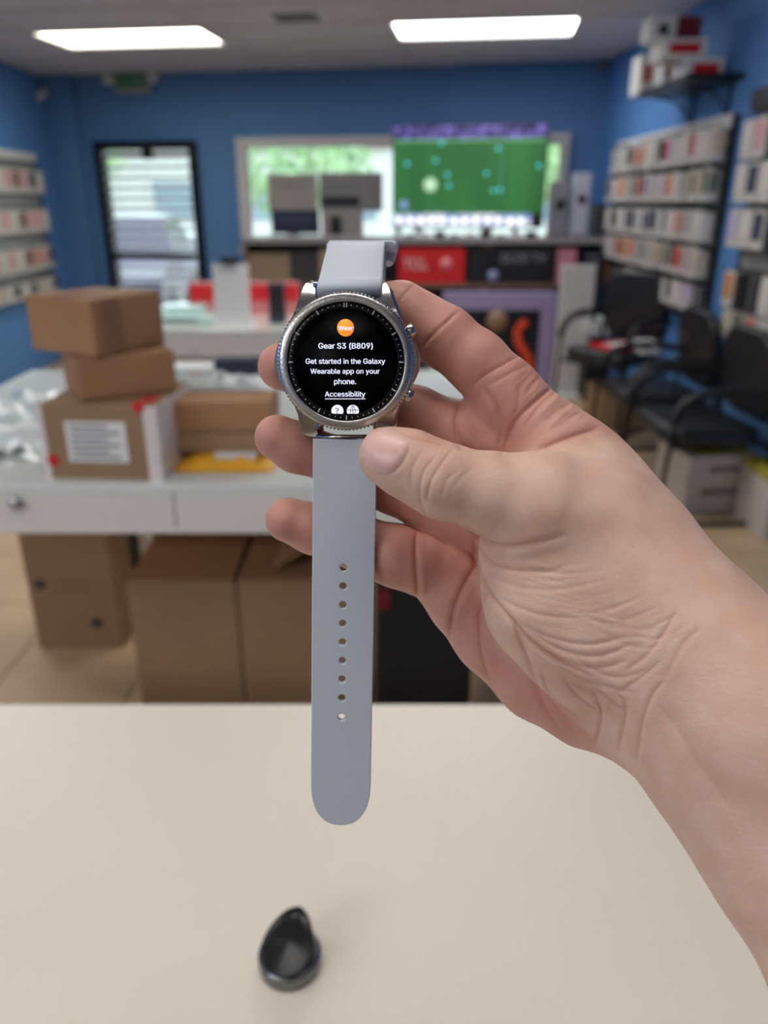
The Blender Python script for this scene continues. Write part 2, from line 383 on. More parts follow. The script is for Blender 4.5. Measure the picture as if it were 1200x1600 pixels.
# ------------------------------------------------------------------ television
TVOFF = .40
u0, tz1 = onBW(613, 194, TVOFF); u1, _ = onBW(860, 188, TVOFF); _, tz0 = onBW(735, 356, TVOFF)
tw, th = u1-u0, tz1-tz0
tv = thing('television', 'wide flat television showing a soccer match on a green pitch', 'television', bw((u0+u1)/2, (tz0+tz1)/2, TVOFF), wang)
box('housing', (0, .03, 0), (tw, .05, th), M_black, tv, .006)
box('stand_foot', (-tw*.32, .02, -th/2-.02), (.05, .2, .06), M_black, tv, .005); box('stand_foot', (tw*.32, .02, -th/2-.02), (.05, .2, .06), M_black, tv, .005)
def emis_mat(name, col, s, noise=None, ns=20, stretch=None):
    m = bpy.data.materials.new(name); m.use_nodes = True; nt = m.node_tree; b = nt.nodes['Principled BSDF']
    b.inputs['Base Color'].default_value = (.01, .01, .01, 1); b.inputs['Roughness'].default_value = .4
    b.inputs['Emission Color'].default_value = col; b.inputs['Emission Strength'].default_value = s
    if noise:
        tc = nt.nodes.new('ShaderNodeTexCoord'); mp = nt.nodes.new('ShaderNodeMapping'); mp.inputs['Scale'].default_value = stretch or (1, 1, 1)
        n = nt.nodes.new('ShaderNodeTexNoise'); n.inputs['Scale'].default_value = ns; r = nt.nodes.new('ShaderNodeValToRGB')
        r.color_ramp.elements[0].position = .38; r.color_ramp.elements[1].position = .66; r.color_ramp.elements[0].color = col; r.color_ramp.elements[1].color = noise
        nt.links.new(tc.outputs['Object'], mp.inputs[0]); nt.links.new(mp.outputs[0], n.inputs['Vector']); nt.links.new(n.outputs['Fac'], r.inputs[0]); nt.links.new(r.outputs[0], b.inputs['Emission Color'])
    return m
sw, sh = tw-.03, th-.03
def tvr(name, x0, x1, z0, z1, m, off=.004):   # fractions of the screen
    return box(name, ((x0+x1)/2*sw-sw/2, -off, (z0+z1)/2*sh-sh/2), ((x1-x0)*sw, .003, (z1-z0)*sh), m, tv, 0)
tvr('screen_pitch', 0, 1, .13, .86, emis_mat('pitch', C(30, 98, 42), 1.0, C(46, 118, 54), 1.2, (3, 1, .4)))
tvr('screen_crowd', 0, 1, .86, 1, emis_mat('crowd', C(24, 24, 76), 1.0, C(120, 104, 190), 14, (1, 1, 1)))
tvr('screen_far_line', 0, 1, .845, .862, emis_mat('farline', C(120, 190, 120), 1.0), .0045)
tvr('screen_banner', 0, .93, 0, .13, emis_mat('banner', C(110, 140, 200), 1.0, C(245, 245, 255), 12))
dotm = emis_mat('player_cyan', C(90, 210, 220), 1.2); ballm = emis_mat('logo_pale', C(190, 230, 190), 1.1); linem = emis_mat('pitch_line', C(80, 170, 130), .8)
for a, b in ((.09, .63), (.28, .66), (.36, .52), (.375, .41), (.32, .83), (.62, .53), (.69, .77), (.67, .36), (.715, .37), (.96, .6)):
    link('player_figure', lathe([(.017, -.002), (.017, .002)], 12, dotm), tv, ((a-.5)*sw, -.008, (b-.5)*sh), (PI/2, 0, 0))
link('center_mark', lathe([(.058, -.002), (.058, .002)], 28, ballm), tv, ((.25-.5)*sw, -.008, (.42-.5)*sh), (PI/2, 0, 0))
link('score_badge', lathe([(.036, -.002), (.036, .002)], 20, emis_mat('badge', C(140, 160, 220), 1.0)), tv, ((.07-.5)*sw, -.008, (.22-.5)*sh), (PI/2, 0, 0))
box('pitch_line', ((.72-.5)*sw, -.007, .06*sh), (.008, .003, .55*sh), linem, tv, 0)
for q in range(12): link('banner_light', lathe([(.03, -.002), (.03, .002)], 14, emis_mat('bl', (1, 1, 1, 1), 1.6) if q == 0 else bpy.data.materials['bl']), tv, ((.04+.075*q-.5)*sw, -.007, (.055-.5)*sh), (PI/2, 0, 0))
# ------------------------------------------------------------------ window posters
def wpanel(name, lab, px0, px1, py0, py1, m, off=.09, thick=.012, cat='poster'):
    a0, b1 = onBW(px0, py0, off); a1, b0 = onBW(px1, py1, off)
    t = thing(name, lab, cat, bw((a0+a1)/2, (b0+b1)/2, off), wang)
    box('board', (0, 0, 0), (abs(a1-a0), thick, abs(b1-b0)), m, t, .002)
    return t, abs(a1-a0), abs(b1-b0)
M_post = mat('poster_back', C(150, 142, 140), .7, var=.04); M_post2 = mat('poster_back2', C(132, 126, 126), .7)
t, a, b = wpanel('window_poster', 'grey paper poster taped at the upper left of the window', 417, 497, 272, 330, M_post)
link('lettering', text_mesh('Comcast', mat('faint_ink', C(120, 116, 116), .7), a*.6, None, .001), t, (0, -.008, b*.22), (PI/2, 0, 0))
t, a, b = wpanel('window_poster', 'grey poster with two dark bars at the window middle', 498, 598, 270, 330, M_post2)
box('dark_bar', (-a*.16, -.008, b*.12), (a*.6, .004, b*.22), M_gray, t, 0); box('dark_bar', (-a*.16, -.008, -b*.25), (a*.6, .004, b*.28), M_black, t, 0)
t, a, b = wpanel('window_poster', 'navy box-shaped poster with faint lettering low in the window', 423, 500, 328, 366, M_navy, .10)
link('lettering', text_mesh('SAMSUNG', mat('navy_ink', C(80, 88, 130), .6), a*.7, None, .001), t, (0, -.008, b*.1), (PI/2, 0, 0))
t, a, b = wpanel('window_poster', 'pale poster with a black phone picture low in the window', 502, 568, 330, 380, M_post)
box('phone_picture', (-a*.15, -.008, 0), (a*.28, .004, b*.7), M_black, t, 0)
t, a, b = wpanel('window_poster', 'grey strip poster along the bottom of the window', 420, 500, 367, 384, M_post2)

# ------------------------------------------------------------------ back cabinet under the window
CY = 6.75
def oy(px, py, Y=CY): return onY(px, py, Y)
cx0 = oy(378, 372).x; cx1 = min(oy(962, 372).x, XR-.06)
ct = oy(700, 372).z; 
cab = thing('shelf_cabinet', 'long low brown shelf cabinet below the window and television', 'cabinet', ((cx0+cx1)/2, CY+.22, 0), 0)
cw = cx1-cx0
zs = oy(760, 447).z
box('top_board', (0, 0, ct-.02), (cw, .44, .05), mat('grey_top', C(150, 145, 148), .3), cab, .004)
box('shelf_board', (0, 0, zs), (cw, .42, .04), M_wood, cab, .003)
box('shelf_board', (0, 0, .05), (cw, .42, .04), M_wood, cab, .003)
for q in (-.5, -.17, .17, .5): box('upright', (q*(cw-.03), .0, ct/2-.02), (.03, .42, ct-.05), M_wood, cab, .003)
box('back_panel', (0, .2, ct/2), (cw-.02, .012, ct-.08), M_black, cab, 0)
def carton(name, lab, c, s, m, rz=0, cat='box', group=None, tape=None, bev=.004):
    t = thing(name, lab, cat, (c[0], c[1], c[2]), rz, group)
    box('body', (0, 0, s[2]/2), s, m, t, bev)
    if tape: box('tape', (0, 0, s[2]+.0006), (s[0]*1.002, .05, .0015), tape, t, 0)
    return t
def front_box(name, lab, px0, px1, py0, py1, Y, dep, m, cat='box', group=None, zbase=None, tape=None):
    p0 = onY(px0, py1, Y); p1 = onY(px1, py0, Y)
    zb = p0.z if zbase is None else zbase
    t = carton(name, lab, ((p0.x+p1.x)/2, Y+dep/2, zb), (abs(p1.x-p0.x), dep, p1.z-zb), m, 0, cat, group, tape)
    return t, abs(p1.x-p0.x), p1.z-zb, dep
zt = zs+.02
t, a, b, d = front_box('television_box', 'red printed box on the shelf right of the watch', 622, 727, 388, 441, CY+.01, .3, M_red, zbase=zt)
link('lettering', text_mesh('TCL', M_paper, a*.36, b*.30, .001), t, (-a*.24, -d/2-.002, b*.56), (PI/2, 0, 0))
link('logo', lathe([(b*.18, -.001), (b*.18, .001)], 20, mat('pink_print', C(225, 130, 135), .6)), t, (a*.22, -d/2-.002, b*.56), (PI/2, 0, 0))
box('divider_line', (a*.03, -d/2-.001, b*.55), (.006, .003, b*.8), M_dkred, t, 0)
t, a, b, d = front_box('television_box', 'long black printed box beside the red box', 729, 870, 388, 441, CY+.01, .3, mat('black_card', C(16, 17, 26), .5), zbase=zt)
link('lettering', text_mesh('QLED TV', mat('grey_print', C(150, 150, 165), .6), a*.5, b*.28, .001), t, (a*.13, -d/2-.002, b*.72), (PI/2, 0, 0))
link('logo', lathe([(b*.16, -.001), (b*.16, .001)], 20, mat('blue_print', C(140, 150, 190), .6)), t, (-a*.2, -d/2-.002, b*.22), (PI/2, 0, 0))
t, a, b, d = front_box('television_box', 'dark printed box at the right end of the shelf', 905, 945, 392, 441, CY+.01, .3, mat('black_card2', C(22, 20, 34), .5), zbase=zt)
link('lettering', text_mesh('75', mat('grey_print2', C(150, 150, 165), .6), a*.5, b*.28, .001), t, (a*.05, -d/2-.002, b*.72), (PI/2, 0, 0))
front_box('small_box', 'small pink and white box left of the shelf end', 868, 902, 388, 441, CY+.02, .2, mat('pink_card', C(196, 130, 140), .6), zbase=zt)
front_box('storage_box', 'beige box on the shelf behind the watch strap', 500, 560, 390, 441, CY+.04, .25, mat('beige_card', C(170, 155, 130), .7), zbase=zt)
front_box('storage_box', 'dark grey box on the shelf left of the strap', 455, 498, 393, 441, CY+.04, .25, mat('dkgrey_card', C(62, 60, 62), .7), zbase=zt)
front_box('storage_box', 'tan box at the left end of the shelf', 388, 452, 396, 441, CY+.03, .25, mat('tan_card', C(150, 130, 105), .7), zbase=zt)
# boxed television under the shelf
t, a, b, d = front_box('boxed_television', 'large lilac framed display carton standing on the floor under the shelf', 690, 872, 458, 592, CY-.16, .14, mat('lilac_card', C(160, 150, 190), .5), zbase=0)
box('picture', (-.03, -d/2-.002, b*.47), (a*.78, .004, b*.72), mat('night_picture', C(20, 24, 34), .4, var=.5, vscale=5), t, 0)
link('orange_swoosh', tube(smooth_path([(.02, 0, b*.72), (-.05, 0, b*.62), (-.03, 0, b*.48), (.05, 0, b*.34), (.08, 0, b*.2)]), .035, mat('orange_print', C(232, 78, 40), .5), 8), t, (a*.22, -d/2-.004, 0)).scale = (1, .05, 1)
link('tan_patch', lathe([(.09, -.001), (.09, .001)], 20, mat('tan_print', C(150, 120, 90), .5)), t, (-.02, -d/2-.006, b*.72), (PI/2, 0, 0))
front_box('storage_box', 'tall dark carton behind the white post', 922, 952, 441, 600, CY-.16, .15, M_navy, zbase=0)
# white T-shaped stand
p0 = onY(880, 415, 6.3); p1 = onY(915, 610, 6.3)
st = thing('display_stand', 'white upright post with a side arm, left of the chairs', 'stand', ((p0.x+p1.x)/2, 6.35, 0))
wpost = abs(p1.x-p0.x); box('post', (0, 0, p0.z/2), (wpost, .05, p0.z), M_whitem, st, .01)
za = onY(900, 515, 6.3).z; box('side_arm', (.24, 0, za), (.34, .12, .1), M_whitem, st, .01); box('foot', (0, 0, .01), (.26, .3, .02), M_whitem, st, .004)
t = tag(box('crumpled_bag', (p0.x+.42, 6.3, za+.09), (.2, .16, .08), M_plastic_clear, None, .03, (0, 0, .4)), 'crumpled pale plastic bag on the white stand arm', 'bag')
# things on top of the cabinet
for (px0, px1, py0, py1, m, nm, lab) in ((858, 892, 284, 362, mat('greyish', C(120, 118, 128), .5), 'speaker', 'tall grey speaker beside the television'), (893, 925, 270, 362, mat('pale_goods', C(170, 172, 190), .5), 'appliance', 'tall pale appliance on the cabinet right of the speaker'), (926, 948, 318, 362, mat('dark_goods', C(52, 54, 66), .5), 'appliance', 'dark squat appliance at the right end of the cabinet')):
    t, a, b, d = front_box(nm, lab, px0, px1, py0, py1, CY+.08, .15, m, 'electronics', zbase=ct+.005)
    link('dial', lathe([(a*.3, 0), (a*.3, .006), (a*.2, .01)], 20, M_black), t, (0, -d/2, b*.6), (PI/2, 0, 0)); box('base_plate', (0, 0, .008), (a*1.05, d*1.05, .014), M_black, t, .003)
for q in range(9):
    px = 640+q*24; x = oy(px, 365).x
    t = carton('small_box', '%s small silver box from the left, in the row under the television' % ORD[q], (x, CY+.06, ct+.005), (.09, .07, .025+.012*(q % 3)), [M_gray, M_whitem, M_black][q % 3], 0, 'box', 'small boxes under the television')

# ------------------------------------------------------------------ far counter
def counter(name, lab, x0, x1, y0, y1, zt, fh, glass_top=True, end_panels=(True, True), back=True):
    t = thing(name, lab, 'counter', ((x0+x1)/2, (y0+y1)/2, 0))
    w_, d_ = x1-x0, y1-y0
    box('worktop', (0, 0, zt-.012), (w_, d_, .024), mat('glass_worktop', C(224, 229, 222), .09, var=.015, vscale=3, coat=.4) if glass_top else M_white, t, .003)
    box('fascia', (0, -d_/2+.012, zt-.024-fh/2), (w_, .022, fh), M_white, t, .002)
    box('side_rail', (-w_/2+.012, .01, zt-.024-fh/2), (.022, d_-.06, fh), M_white, t, .002); box('side_rail', (w_/2-.012, .01, zt-.024-fh/2), (.022, d_-.06, fh), M_white, t, .002)
    box('bottom_board', (0, .01, zt-.03-fh), (w_-.05, d_-.05, .014), M_white, t, 0)
    for s, on in zip((-1, 1), end_panels):
        if on: box('end_panel', (s*(w_/2-.02), .02, (zt-.03-fh)/2), (.03, d_-.06, zt-.04-fh), M_white, t, .002)
    if back: box('back_panel', (0, d_/2-.02, (zt-.03-fh)/2), (w_-.09, .02, zt-.04-fh), M_white, t, 0)
    return t
FZ = .97
f0 = onZ(200, 516, FZ); fy = f0.y
fb = onY(300, 558, fy).z
fc = counter('display_counter', 'white drawer-fronted counter standing before the far shelves', f0.x-.12, 0.25, fy, fy+.75, FZ, FZ-.024-fb, back=True)
link('lock', lathe([(.012, 0), (.012, .004), (.006, .006)], 16, M_chrome), fc, (onY(303, 525, fy).x-fc.location.x, -.375, FZ-.075), (PI/2, 0, 0))
def on_far(px, py): return onZ(px, py, FZ)
# white card holder
pa, pb = onY(337, 512, fy+.06), onY(386, 415, fy+.06)
t = thing('sign_holder', 'tall blank white card holder standing on the far counter', 'sign holder', ((pa.x+pb.x)/2, fy+.08, FZ))
box('card', (0, 0, (pb.z-FZ)/2+.005), (pb.x-pa.x, .012, pb.z-FZ), M_paper, t, .003, (math.radians(-4), 0, 0)); box('foot', (0, .02, .006), (pb.x-pa.x+.02, .09, .012), M_paper, t, .003)
box('clip', (0, 0, pb.z-FZ+.02), (.08, .02, .03), M_black, t, .003)
zr = on_far(340, 492)
for px0, px1, lab in ((297, 336, 'red and pink box left of the white card holder'), (386, 428, 'red and pink box right of the white card holder'), (429, 468, 'red and pink box half behind the watch case')):
    a0 = onY(px0, 492, zr.y).x; a1 = onY(px1, 492, zr.y).x; hgt = onY(px0, 442, zr.y).z-FZ
    t = thing('phone_box', lab, 'box', ((a0+a1)/2, zr.y+.05, FZ), 0, 'red boxes on the far counter')
    box('body', (0, 0, hgt/2), (a1-a0-.004, .08, hgt), mat('pink_box', C(200, 120, 120), .5), t, .003); box('red_band', (0, -.041, hgt*.68), (a1-a0-.006, .003, hgt*.5), M_red, t, 0)
t, a, b, d = front_box('phone_stand', 'dark phone upright on a stand before the red box', 421, 444, 442, 505, fy+.2, .03, mat('slate', C(52, 62, 80), .3), 'phone', zbase=FZ)
box('screen', (0, -d/2-.001, b*.55), (a*.85, .002, b*.75), M_black, t, 0)
t = thing('display_tray', 'clear glass-like display tray on the far counter near the door', 'tray', (onY(290, 480, fy+.3).x, fy+.3, FZ))
box('base', (0, 0, .02), (.32, .25, .035), mat('aqua_acrylic', C(205, 232, 226), .1, coat=.6), t, .012)
box('dark_slot', (0, -.126, .02), (.16, .003, .012), M_black, t, 0); box('riser', (-.02, .04, .055), (.2, .12, .035), bpy.data.materials['aqua_acrylic'], t, .012)
# under the far counter
for q, (x, s, m, lab) in enumerate(((-.75, (.35, .3, .62), M_card2, 'brown carton under the far counter, left'), (-.35, (.3, .3, .55), M_black, 'black carton under the far counter, middle'), (-.02, (.28, .3, .5), M_card2, 'brown carton under the far counter, right'))):
    carton('storage_box', lab, (x, fy+.35, 0), s, m, 0, tape=M_tape)

# ------------------------------------------------------------------ middle counter
m0 = onZ(300, 757, FZ); my = m0.y; mb = onY(300, 834, my).z
MX0 = onZ(0, 602, FZ).x; MX1 = .36; my1 = onZ(200, 578, FZ).y
mc = counter('display_counter', 'wide white counter holding the cardboard parcels', MX0, MX1, my, my1, FZ, FZ-.024-mb, end_panels=(False, True), back=False)
mcx, mcy = mc.location.x, mc.location.y
for x, y in ((MX0+.03, my+.05), (-.87, my1-.05), (-.2, my1-.05)): box('leg', (x-mcx, y-mcy, (mb-.01)/2), (.04, .04, mb-.01), M_white, mc, .003)
kn = onY(26, 784, my)
link('lock', lathe([(.013, 0), (.013, .012), (.010, .016), (.004, .017)], 20, M_chrome), mc, (kn.x-mcx, my-mcy, kn.z), (PI/2, 0, 0))
box('door_seam', (onY(272, 790, my).x-mcx, my-mcy+.0005, (mb+FZ)/2), (.003, .002, FZ-mb-.03), M_gray, mc, 0)

# parcels: pixel of the near bottom corner etc. resolved on the counter top
def label_on(t, c, s, rot, lines=6, m=M_paper):
    lb = box('label', c, s, m, t, 0, rot)
    for q in range(lines):
        wl = s[0]*(.8 if q % 2 else .62)
        box('printed_line', (-(s[0]*.85-wl)/2, -.0008-s[1]/2, s[2]*(.38-.76*q/(lines-1))), (wl, .0008, s[2]*.045), M_ink, lb, 0)
    return lb
P0 = onZ(160, 752, FZ)
big = thing('parcel', 'large taped cardboard parcel with a white address label, bottom of the stack', 'parcel', (P0.x+.010, P0.y+.13, FZ), math.radians(-4))
bw_, bd_, bh_ = .245, .24, .155
box('body', (0, 0, bh_/2), (bw_, bd_, bh_), M_card2, big, .004)
label_on(big, (-.005, -bd_/2-.001, bh_*.52), (.125, .001, .085), (0, 0, 0))
M_film = mat('printed_film', C(222, 214, 210), .3, var=.06, vscale=30)
box('tape', (bw_/2-.012, -bd_/2-.0012, bh_/2), (.028, .001, bh_), M_film, big, 0); box('tape', (-bw_/2+.006, -bd_/2-.0012, bh_/2), (.014, .001, bh_), M_film, big, 0)
box('tape', (bw_/2+.001, 0, bh_/2), (.0015, bd_, bh_), M_film, big, 0)
for z_, x_ in ((.155, .09), (.04, -.102)): box('red_print', (x_, -bd_/2-.002, z_), (.022, .001, .02), M_red, big, 0)
box('red_print', (.09, -.06, bh_+.001), (.03, .05, .001), M_red, big, 0)
mid = carton('parcel', 'flat cardboard parcel in the middle of the left stack', (P0.x+.012, P0.y+.15, FZ+bh_+.003), (.20, .15, .085), M_card, math.radians(32), 'parcel', tape=M_tape)
box('label', (-.06, -.0, .0825), (.05, .1, .001), M_paper, mid, 0)
top = carton('parcel', 'cardboard parcel on top of the left stack', (P0.x-.028, P0.y+.17, FZ+bh_+.003+.0875), (.19, .19, .11), M_card, math.radians(61), 'parcel', tape=M_tape)
box('tape', (-.045, -.0955, .055), (.05, .001, .11), M_tape, top, 0)
box('label', (.04, .02, .1068), (.07, .05, .001), M_paper, top, 0)
P1 = onZ(352, 733, FZ)
ye = thing('padded_mailer', 'yellow padded envelope lying under the right parcels', 'envelope', (P1.x, P1.y+.06, FZ), 0)
v, f = [], []
nx, ny = 16, 10
for i in range(nx+1):
    for j in range(ny+1):
        a, b = i/nx*2-1, j/ny*2-1
        puff = max(0, (1-a**4)*(1-b**4))
        v.append((a*.105, b*.085, .003+.022*puff*(1+.12*math.sin(9*a+3*b))))
for i in range(nx):
    for j in range(ny):
        q = i*(ny+1)+j; f.append((q, q+ny+1, q+ny+2, q+1))
n0 = len(v); v += [(x, y, .0005) for x, y, z in v[:n0]]; f += [tuple(reversed([q+n0 for q in ff])) for ff in f]
link('envelope_body', pymesh('mailer', v, f, M_yellow), ye)
box('address_label', (.02, -.035, .0268), (.09, .04, .001), M_paper, ye, 0, (.28, 0, 0))
lo = carton('parcel', 'lower cardboard parcel of the right stack, on the yellow envelope', (P1.x-.008, P1.y+.12, FZ+.027), (.20, .18, .045), M_card2, math.radians(-1), 'parcel', tape=M_tape)
up = carton('parcel', 'upper cardboard parcel of the right stack, beside the watch', (P1.x-.006, P1.y+.125, FZ+.0735), (.205, .18, .065), M_card, math.radians(1.5), 'parcel')
M_bub = M_plastic_clear
def crumple(name, lab, cat, c, sx, sy, hz, seed, m, patch=None):
    rs = np.random.RandomState(seed); n = 22; v, f = [], []
    ph = rs.uniform(0, 6, 12)
    for i in range(n+1):
        for j in range(n+1):
            a, b = i/n*2-1, j/n*2-1; e = max(0, 1-a**4)*max(0, 1-b**4)
            h = hz*e*(.55+.25*math.sin(5*a+ph[0])*math.cos(4*b+ph[1])+.2*math.sin(11*a+7*b+ph[2]))
            v.append((a*sx/2*(1+.05*math.sin(6*b+ph[3])), b*sy/2*(1+.05*math.sin(5*a+ph[4])), max(.001, h)))
    for i in range(n):
        for j in range(n): q = i*(n+1)+j; f.append((q, q+n+1, q+n+2, q+1))
    n0 = len(v); v += [(x, y, .0002) for x, y, z in v[:n0]]; f += [tuple(reversed([q+n0 for q in ff])) for ff in f]
    t = thing(name, lab, cat, c); link('film', pymesh('film', v, f, m), t)
    if patch:
        for x, y, z in patch: box('red_print', (x, y, z), (.03, .012, .002), M_red, t, 0, (0, .1, .3))
    return t
crumple('bubble_wrap', 'clear bubble wrap with red print draped over the right parcels', 'bubble wrap', (P1.x-.01, P1.y+.20, FZ+.0735+.066), .23, .12, .03, 3, M_bub, [(-.08, -.02, .03)])
lf = onZ(30, 640, FZ)
crumple('bubble_wrap', 'clear wrinkled plastic wrap lying at the left edge of the counter', 'bubble wrap', (lf.x+.03, lf.y, FZ), .34, .30, .06, 5, M_bub)
lf = onZ(30, 700, FZ)
crumple('bubble_wrap', 'flat sheet of clear plastic in front of the wrinkled wrap', 'bubble wrap', (lf.x+.0, lf.y-.02, FZ), .2, .16, .022, 8, M_bub)
t, a, b, d = front_box('phone_box', 'navy printed box at the back of the middle counter', 337, 400, 562, 606, onZ(360, 606, FZ).y, .07, M_navy, zbase=FZ)
link('lettering', text_mesh('nokia', mat('pale_print', C(130, 140, 170), .6), a*.5, None, .0005), t, (0, -d/2-.001, b*.3), (PI/2, 0, 0))
t, a, b, d = front_box('display_tray', 'pale aqua flat tray at the back of the middle counter', 245, 335, 578, 603, onZ(290, 603, FZ).y, .12, mat('aqua_tray', C(186, 204, 200), .3), 'tray', zbase=FZ)
box('rim', (0, 0, b+.002), (a*.92, d*.9, .004), M_whitem, t, .001)
for q, (px, py) in enumerate(((14, 712), (44, 708))):
    pp = onZ(px, py, FZ); tag(link('cable_tie', lathe([(.012, 0), (.015, .004), (.010, .014)], 16, M_gray), None, pp+Vector((0, -.04, .012))), ('left' if q == 0 else 'right')+' of two small grey caps on the plastic sheet', 'cap')

# ------------------------------------------------------------------ below the middle counter
q0 = onZ(60, 1015, 0); q1 = onZ(190, 1018, 0)
tall = carton('cardboard_box', 'tall brown carton standing on the floor, leftmost under the counter', ((q0.x+q1.x)/2, q0.y+.1, 0), (q1.x-q0.x, .18, .56), M_card2, 0, 'box')
for px, py in ((60, 915), (150, 975)):
    pp = onY(px, py, q0.y); link('printed_mark', lathe([(.02, -.001), (.02, .001)], 14, M_ink), tall, (pp.x-tall.location.x, -.091, pp.z), (PI/2, 0, 0))
pp = onY(110, 912, q0.y)
for k_ in range(2): box('printed_line', (pp.x-tall.location.x, -.091, pp.z-.03*k_), (.12, .002, .008), mat('faded_ink', C(120, 95, 75), .8) if k_ == 0 else bpy.data.materials['faded_ink'], tall, 0)
def open_box(lab, px0, px1, pyt, Y, dep, flap=True, open_r=False):
    a, b = onY(px0, pyt, Y), onY(px1, pyt, Y); w_ = b.x-a.x; h_ = a.z
    t = thing('cardboard_box', lab, 'box', ((a.x+b.x)/2, Y+dep/2, 0))
    th_ = .006
    box('front_wall', (0, -dep/2, h_/2), (w_, th_, h_), M_card2, t, .002); box('back_wall', (0, dep/2, h_/2), (w_, th_, h_), M_card2, t, .002)
    box('side_wall', (-w_/2+th_/2, 0, h_/2), (th_, dep-th_, h_), M_card2, t, .002); box('side_wall', (w_/2-th_/2, 0, h_/2), (th_, dep-th_, h_), M_card2, t, .002)
    box('bottom', (0, 0, .006), (w_-.02, dep-.02, .006), M_card2, t, 0)
    box('flap', (0, -dep/4, h_+.004), (w_-.01, dep/2-.004, .005), M_card, t, .001, (math.radians(3), 0, 0)); box('flap', (0, dep/4, h_+.004), (w_-.01, dep/2-.004, .005), M_card, t, .001, (math.radians(-3), 0, 0))
    if open_r: box('flap', (-.02, .02, h_+.05), (.005, dep-.02, .13), M_card, t, .001, (0, math.radians(58), 0))
    return t
open_box('large closed brown carton under the counter, left of the strap', 196, 367, 907, my+.14, .36)
open_box('large brown carton with a raised flap, just behind the strap', 370, 580, 907, my+.13, .40, open_r=True)
bk = thing('trash_bin', 'black bin under the counter, right of the strap', 'bin', (onY(665, 1000, my+.05).x, my+.24, 0))
wb_ = abs(onY(745, 1000, my+.05).x-onY(586, 1000, my+.05).x)
box('bin_body', (0, 0, .36), (wb_, .3, .72), mat('black_matte', C(20, 20, 21), .7), bk, .02); box('bin_lid', (0, 0, .74), (wb_+.015, .31, .03), M_black, bk, .01)
box('red_tag', (-wb_/2+.02, -.155, .66), (.03, .004, .05), mat('dim_red', C(110, 20, 30), .6), bk, 0)
pp = onZ(203, 900, 0)
bg = thing('bag', 'black bag slumped between the cartons', 'bag', (pp.x, pp.y+.15, 0))
link('bag_body', lathe([(.08, 0), (.13, .05), (.14, .3), (.12, .5), (.07, .6), (.03, .62)], 20, M_black), bg)
link('strap_handle', tube(smooth_path([(-.06, 0, .58), (-.05, 0, .68), (.05, 0, .68), (.06, 0, .58)]), .008, M_black, 8), bg)

# ------------------------------------------------------------------ chairs
def make_chair():
    t = thing('armchair', 'x', 'chair', (0, 0, 0), 0, 'black armchairs along the right wall')
    # faces -X locally; back at +X
    v, f = [], []; n = 28
    def slab(nm, w1, w2, th_, bulge, mt):
        bm = bmesh.new(); bmesh.ops.create_cube(bm, size=1); bmesh.ops.scale(bm, vec=(w1, w2, th_), verts=bm.verts)
        vert = [e for e in bm.edges if abs(e.verts[0].co.z-e.verts[1].co.z) > th_*.5]
        bmesh.ops.bevel(bm, geom=vert, offset=bulge, segments=6, affect='EDGES', profile=.5)
        hor = [e for e in bm.edges if e.calc_face_angle(0) > .8]
        bmesh.ops.bevel(bm, geom=hor, offset=th_*.4, segments=3, affect='EDGES', profile=.5)
        me_ = bpy.data.meshes.new(nm); bm.to_mesh(me_); bm.free(); me_.materials.append(mt)
        me_.polygons.foreach_set('use_smooth', [True]*len(me_.polygons)); return me_
    link('seat', slab('seat', .50, .52, .085, .12, M_leather), t, (0, 0, .45), (0, math.radians(3), 0))
    link('backrest', slab('back', .44, .48, .06, .13, M_leather), t, (.24, 0, .72), (0, math.radians(-97), 0))
    for s in (-1, 1):
        link('leg_frame', tube(smooth_path([(.29, s*.27, .85), (.26, s*.275, .5), (.27, s*.275, .05), (.24, s*.275, .016), (-.2, s*.275, .016), (-.25, s*.275, .05), (-.24, s*.275, .4), (-.20, s*.275, .60), (-.1, s*.275, .665), (.05, s*.275, .67)], 5), .012, M_blackm, 8), t)
        link('armrest', tube(smooth_path([(-.25, s*.275, .55), (-.2, s*.275, .63), (-.1, s*.275, .675), (.08, s*.275, .685), (.25, s*.275, .66)], 5), .02, M_black, 8), t)
    box('crossbar', (-.2, 0, .41), (.02, .55, .02), M_blackm, t, .003); box('crossbar', (.24, 0, .41), (.02, .55, .02), M_blackm, t, .003)
    return t
def copy_tree(o, parent=None):
    c = o.copy(); COL.objects.link(c); c.parent = parent
    for ch in list(o.children): copy_tree(ch, c)
    return c
ch0 = make_chair()
spots = [(1.585, 3.80, .06, 'black leather armchair nearest the camera by the right wall', 1), (1.60, 4.52, .05, 'black leather armchair in the middle of the row by the right wall', 1),
         (1.60, 5.42, .70, 'black armchair farthest from the camera, holding a red folder', 1.13)]
for i, (x, y, rz, lab, s) in enumerate(spots):
    o = ch0 if i == 0 else copy_tree(ch0)
    o.location = (x, y, 0); o.rotation_euler = (0, 0, rz); o['label'] = lab; o.scale = (1, 1, s)
fo = thing('folder', 'bright red folder lying on the third armchair', 'folder', (1.62, 5.34, .572), .35)
box('cover', (0, 0, .012), (.34, .27, .022), M_red, fo, .004); box('paper_stack', (.0, -.01, .026), (.2, .12, .006), M_paper, fo, .001)
tag(box('paper_bag', (1.76, 5.20, .605), (.13, .16, .08), M_paper, None, .01, (0, 0, .2)), 'small white paper packet beside the red folder', 'packet')
pb_ = onZ(1060, 815, 0); pc_ = onZ(1180, 822, 0)
wbx = thing('storage_box', 'white printed carton on the floor beneath the nearest armchair', 'box', (1.70, 3.88, 0), math.radians(8))
box('body', (0, 0, .16), (.36, .34, .31), mat('white_carton', C(198, 192, 188), .6, var=.03, vscale=10), wbx, .004)
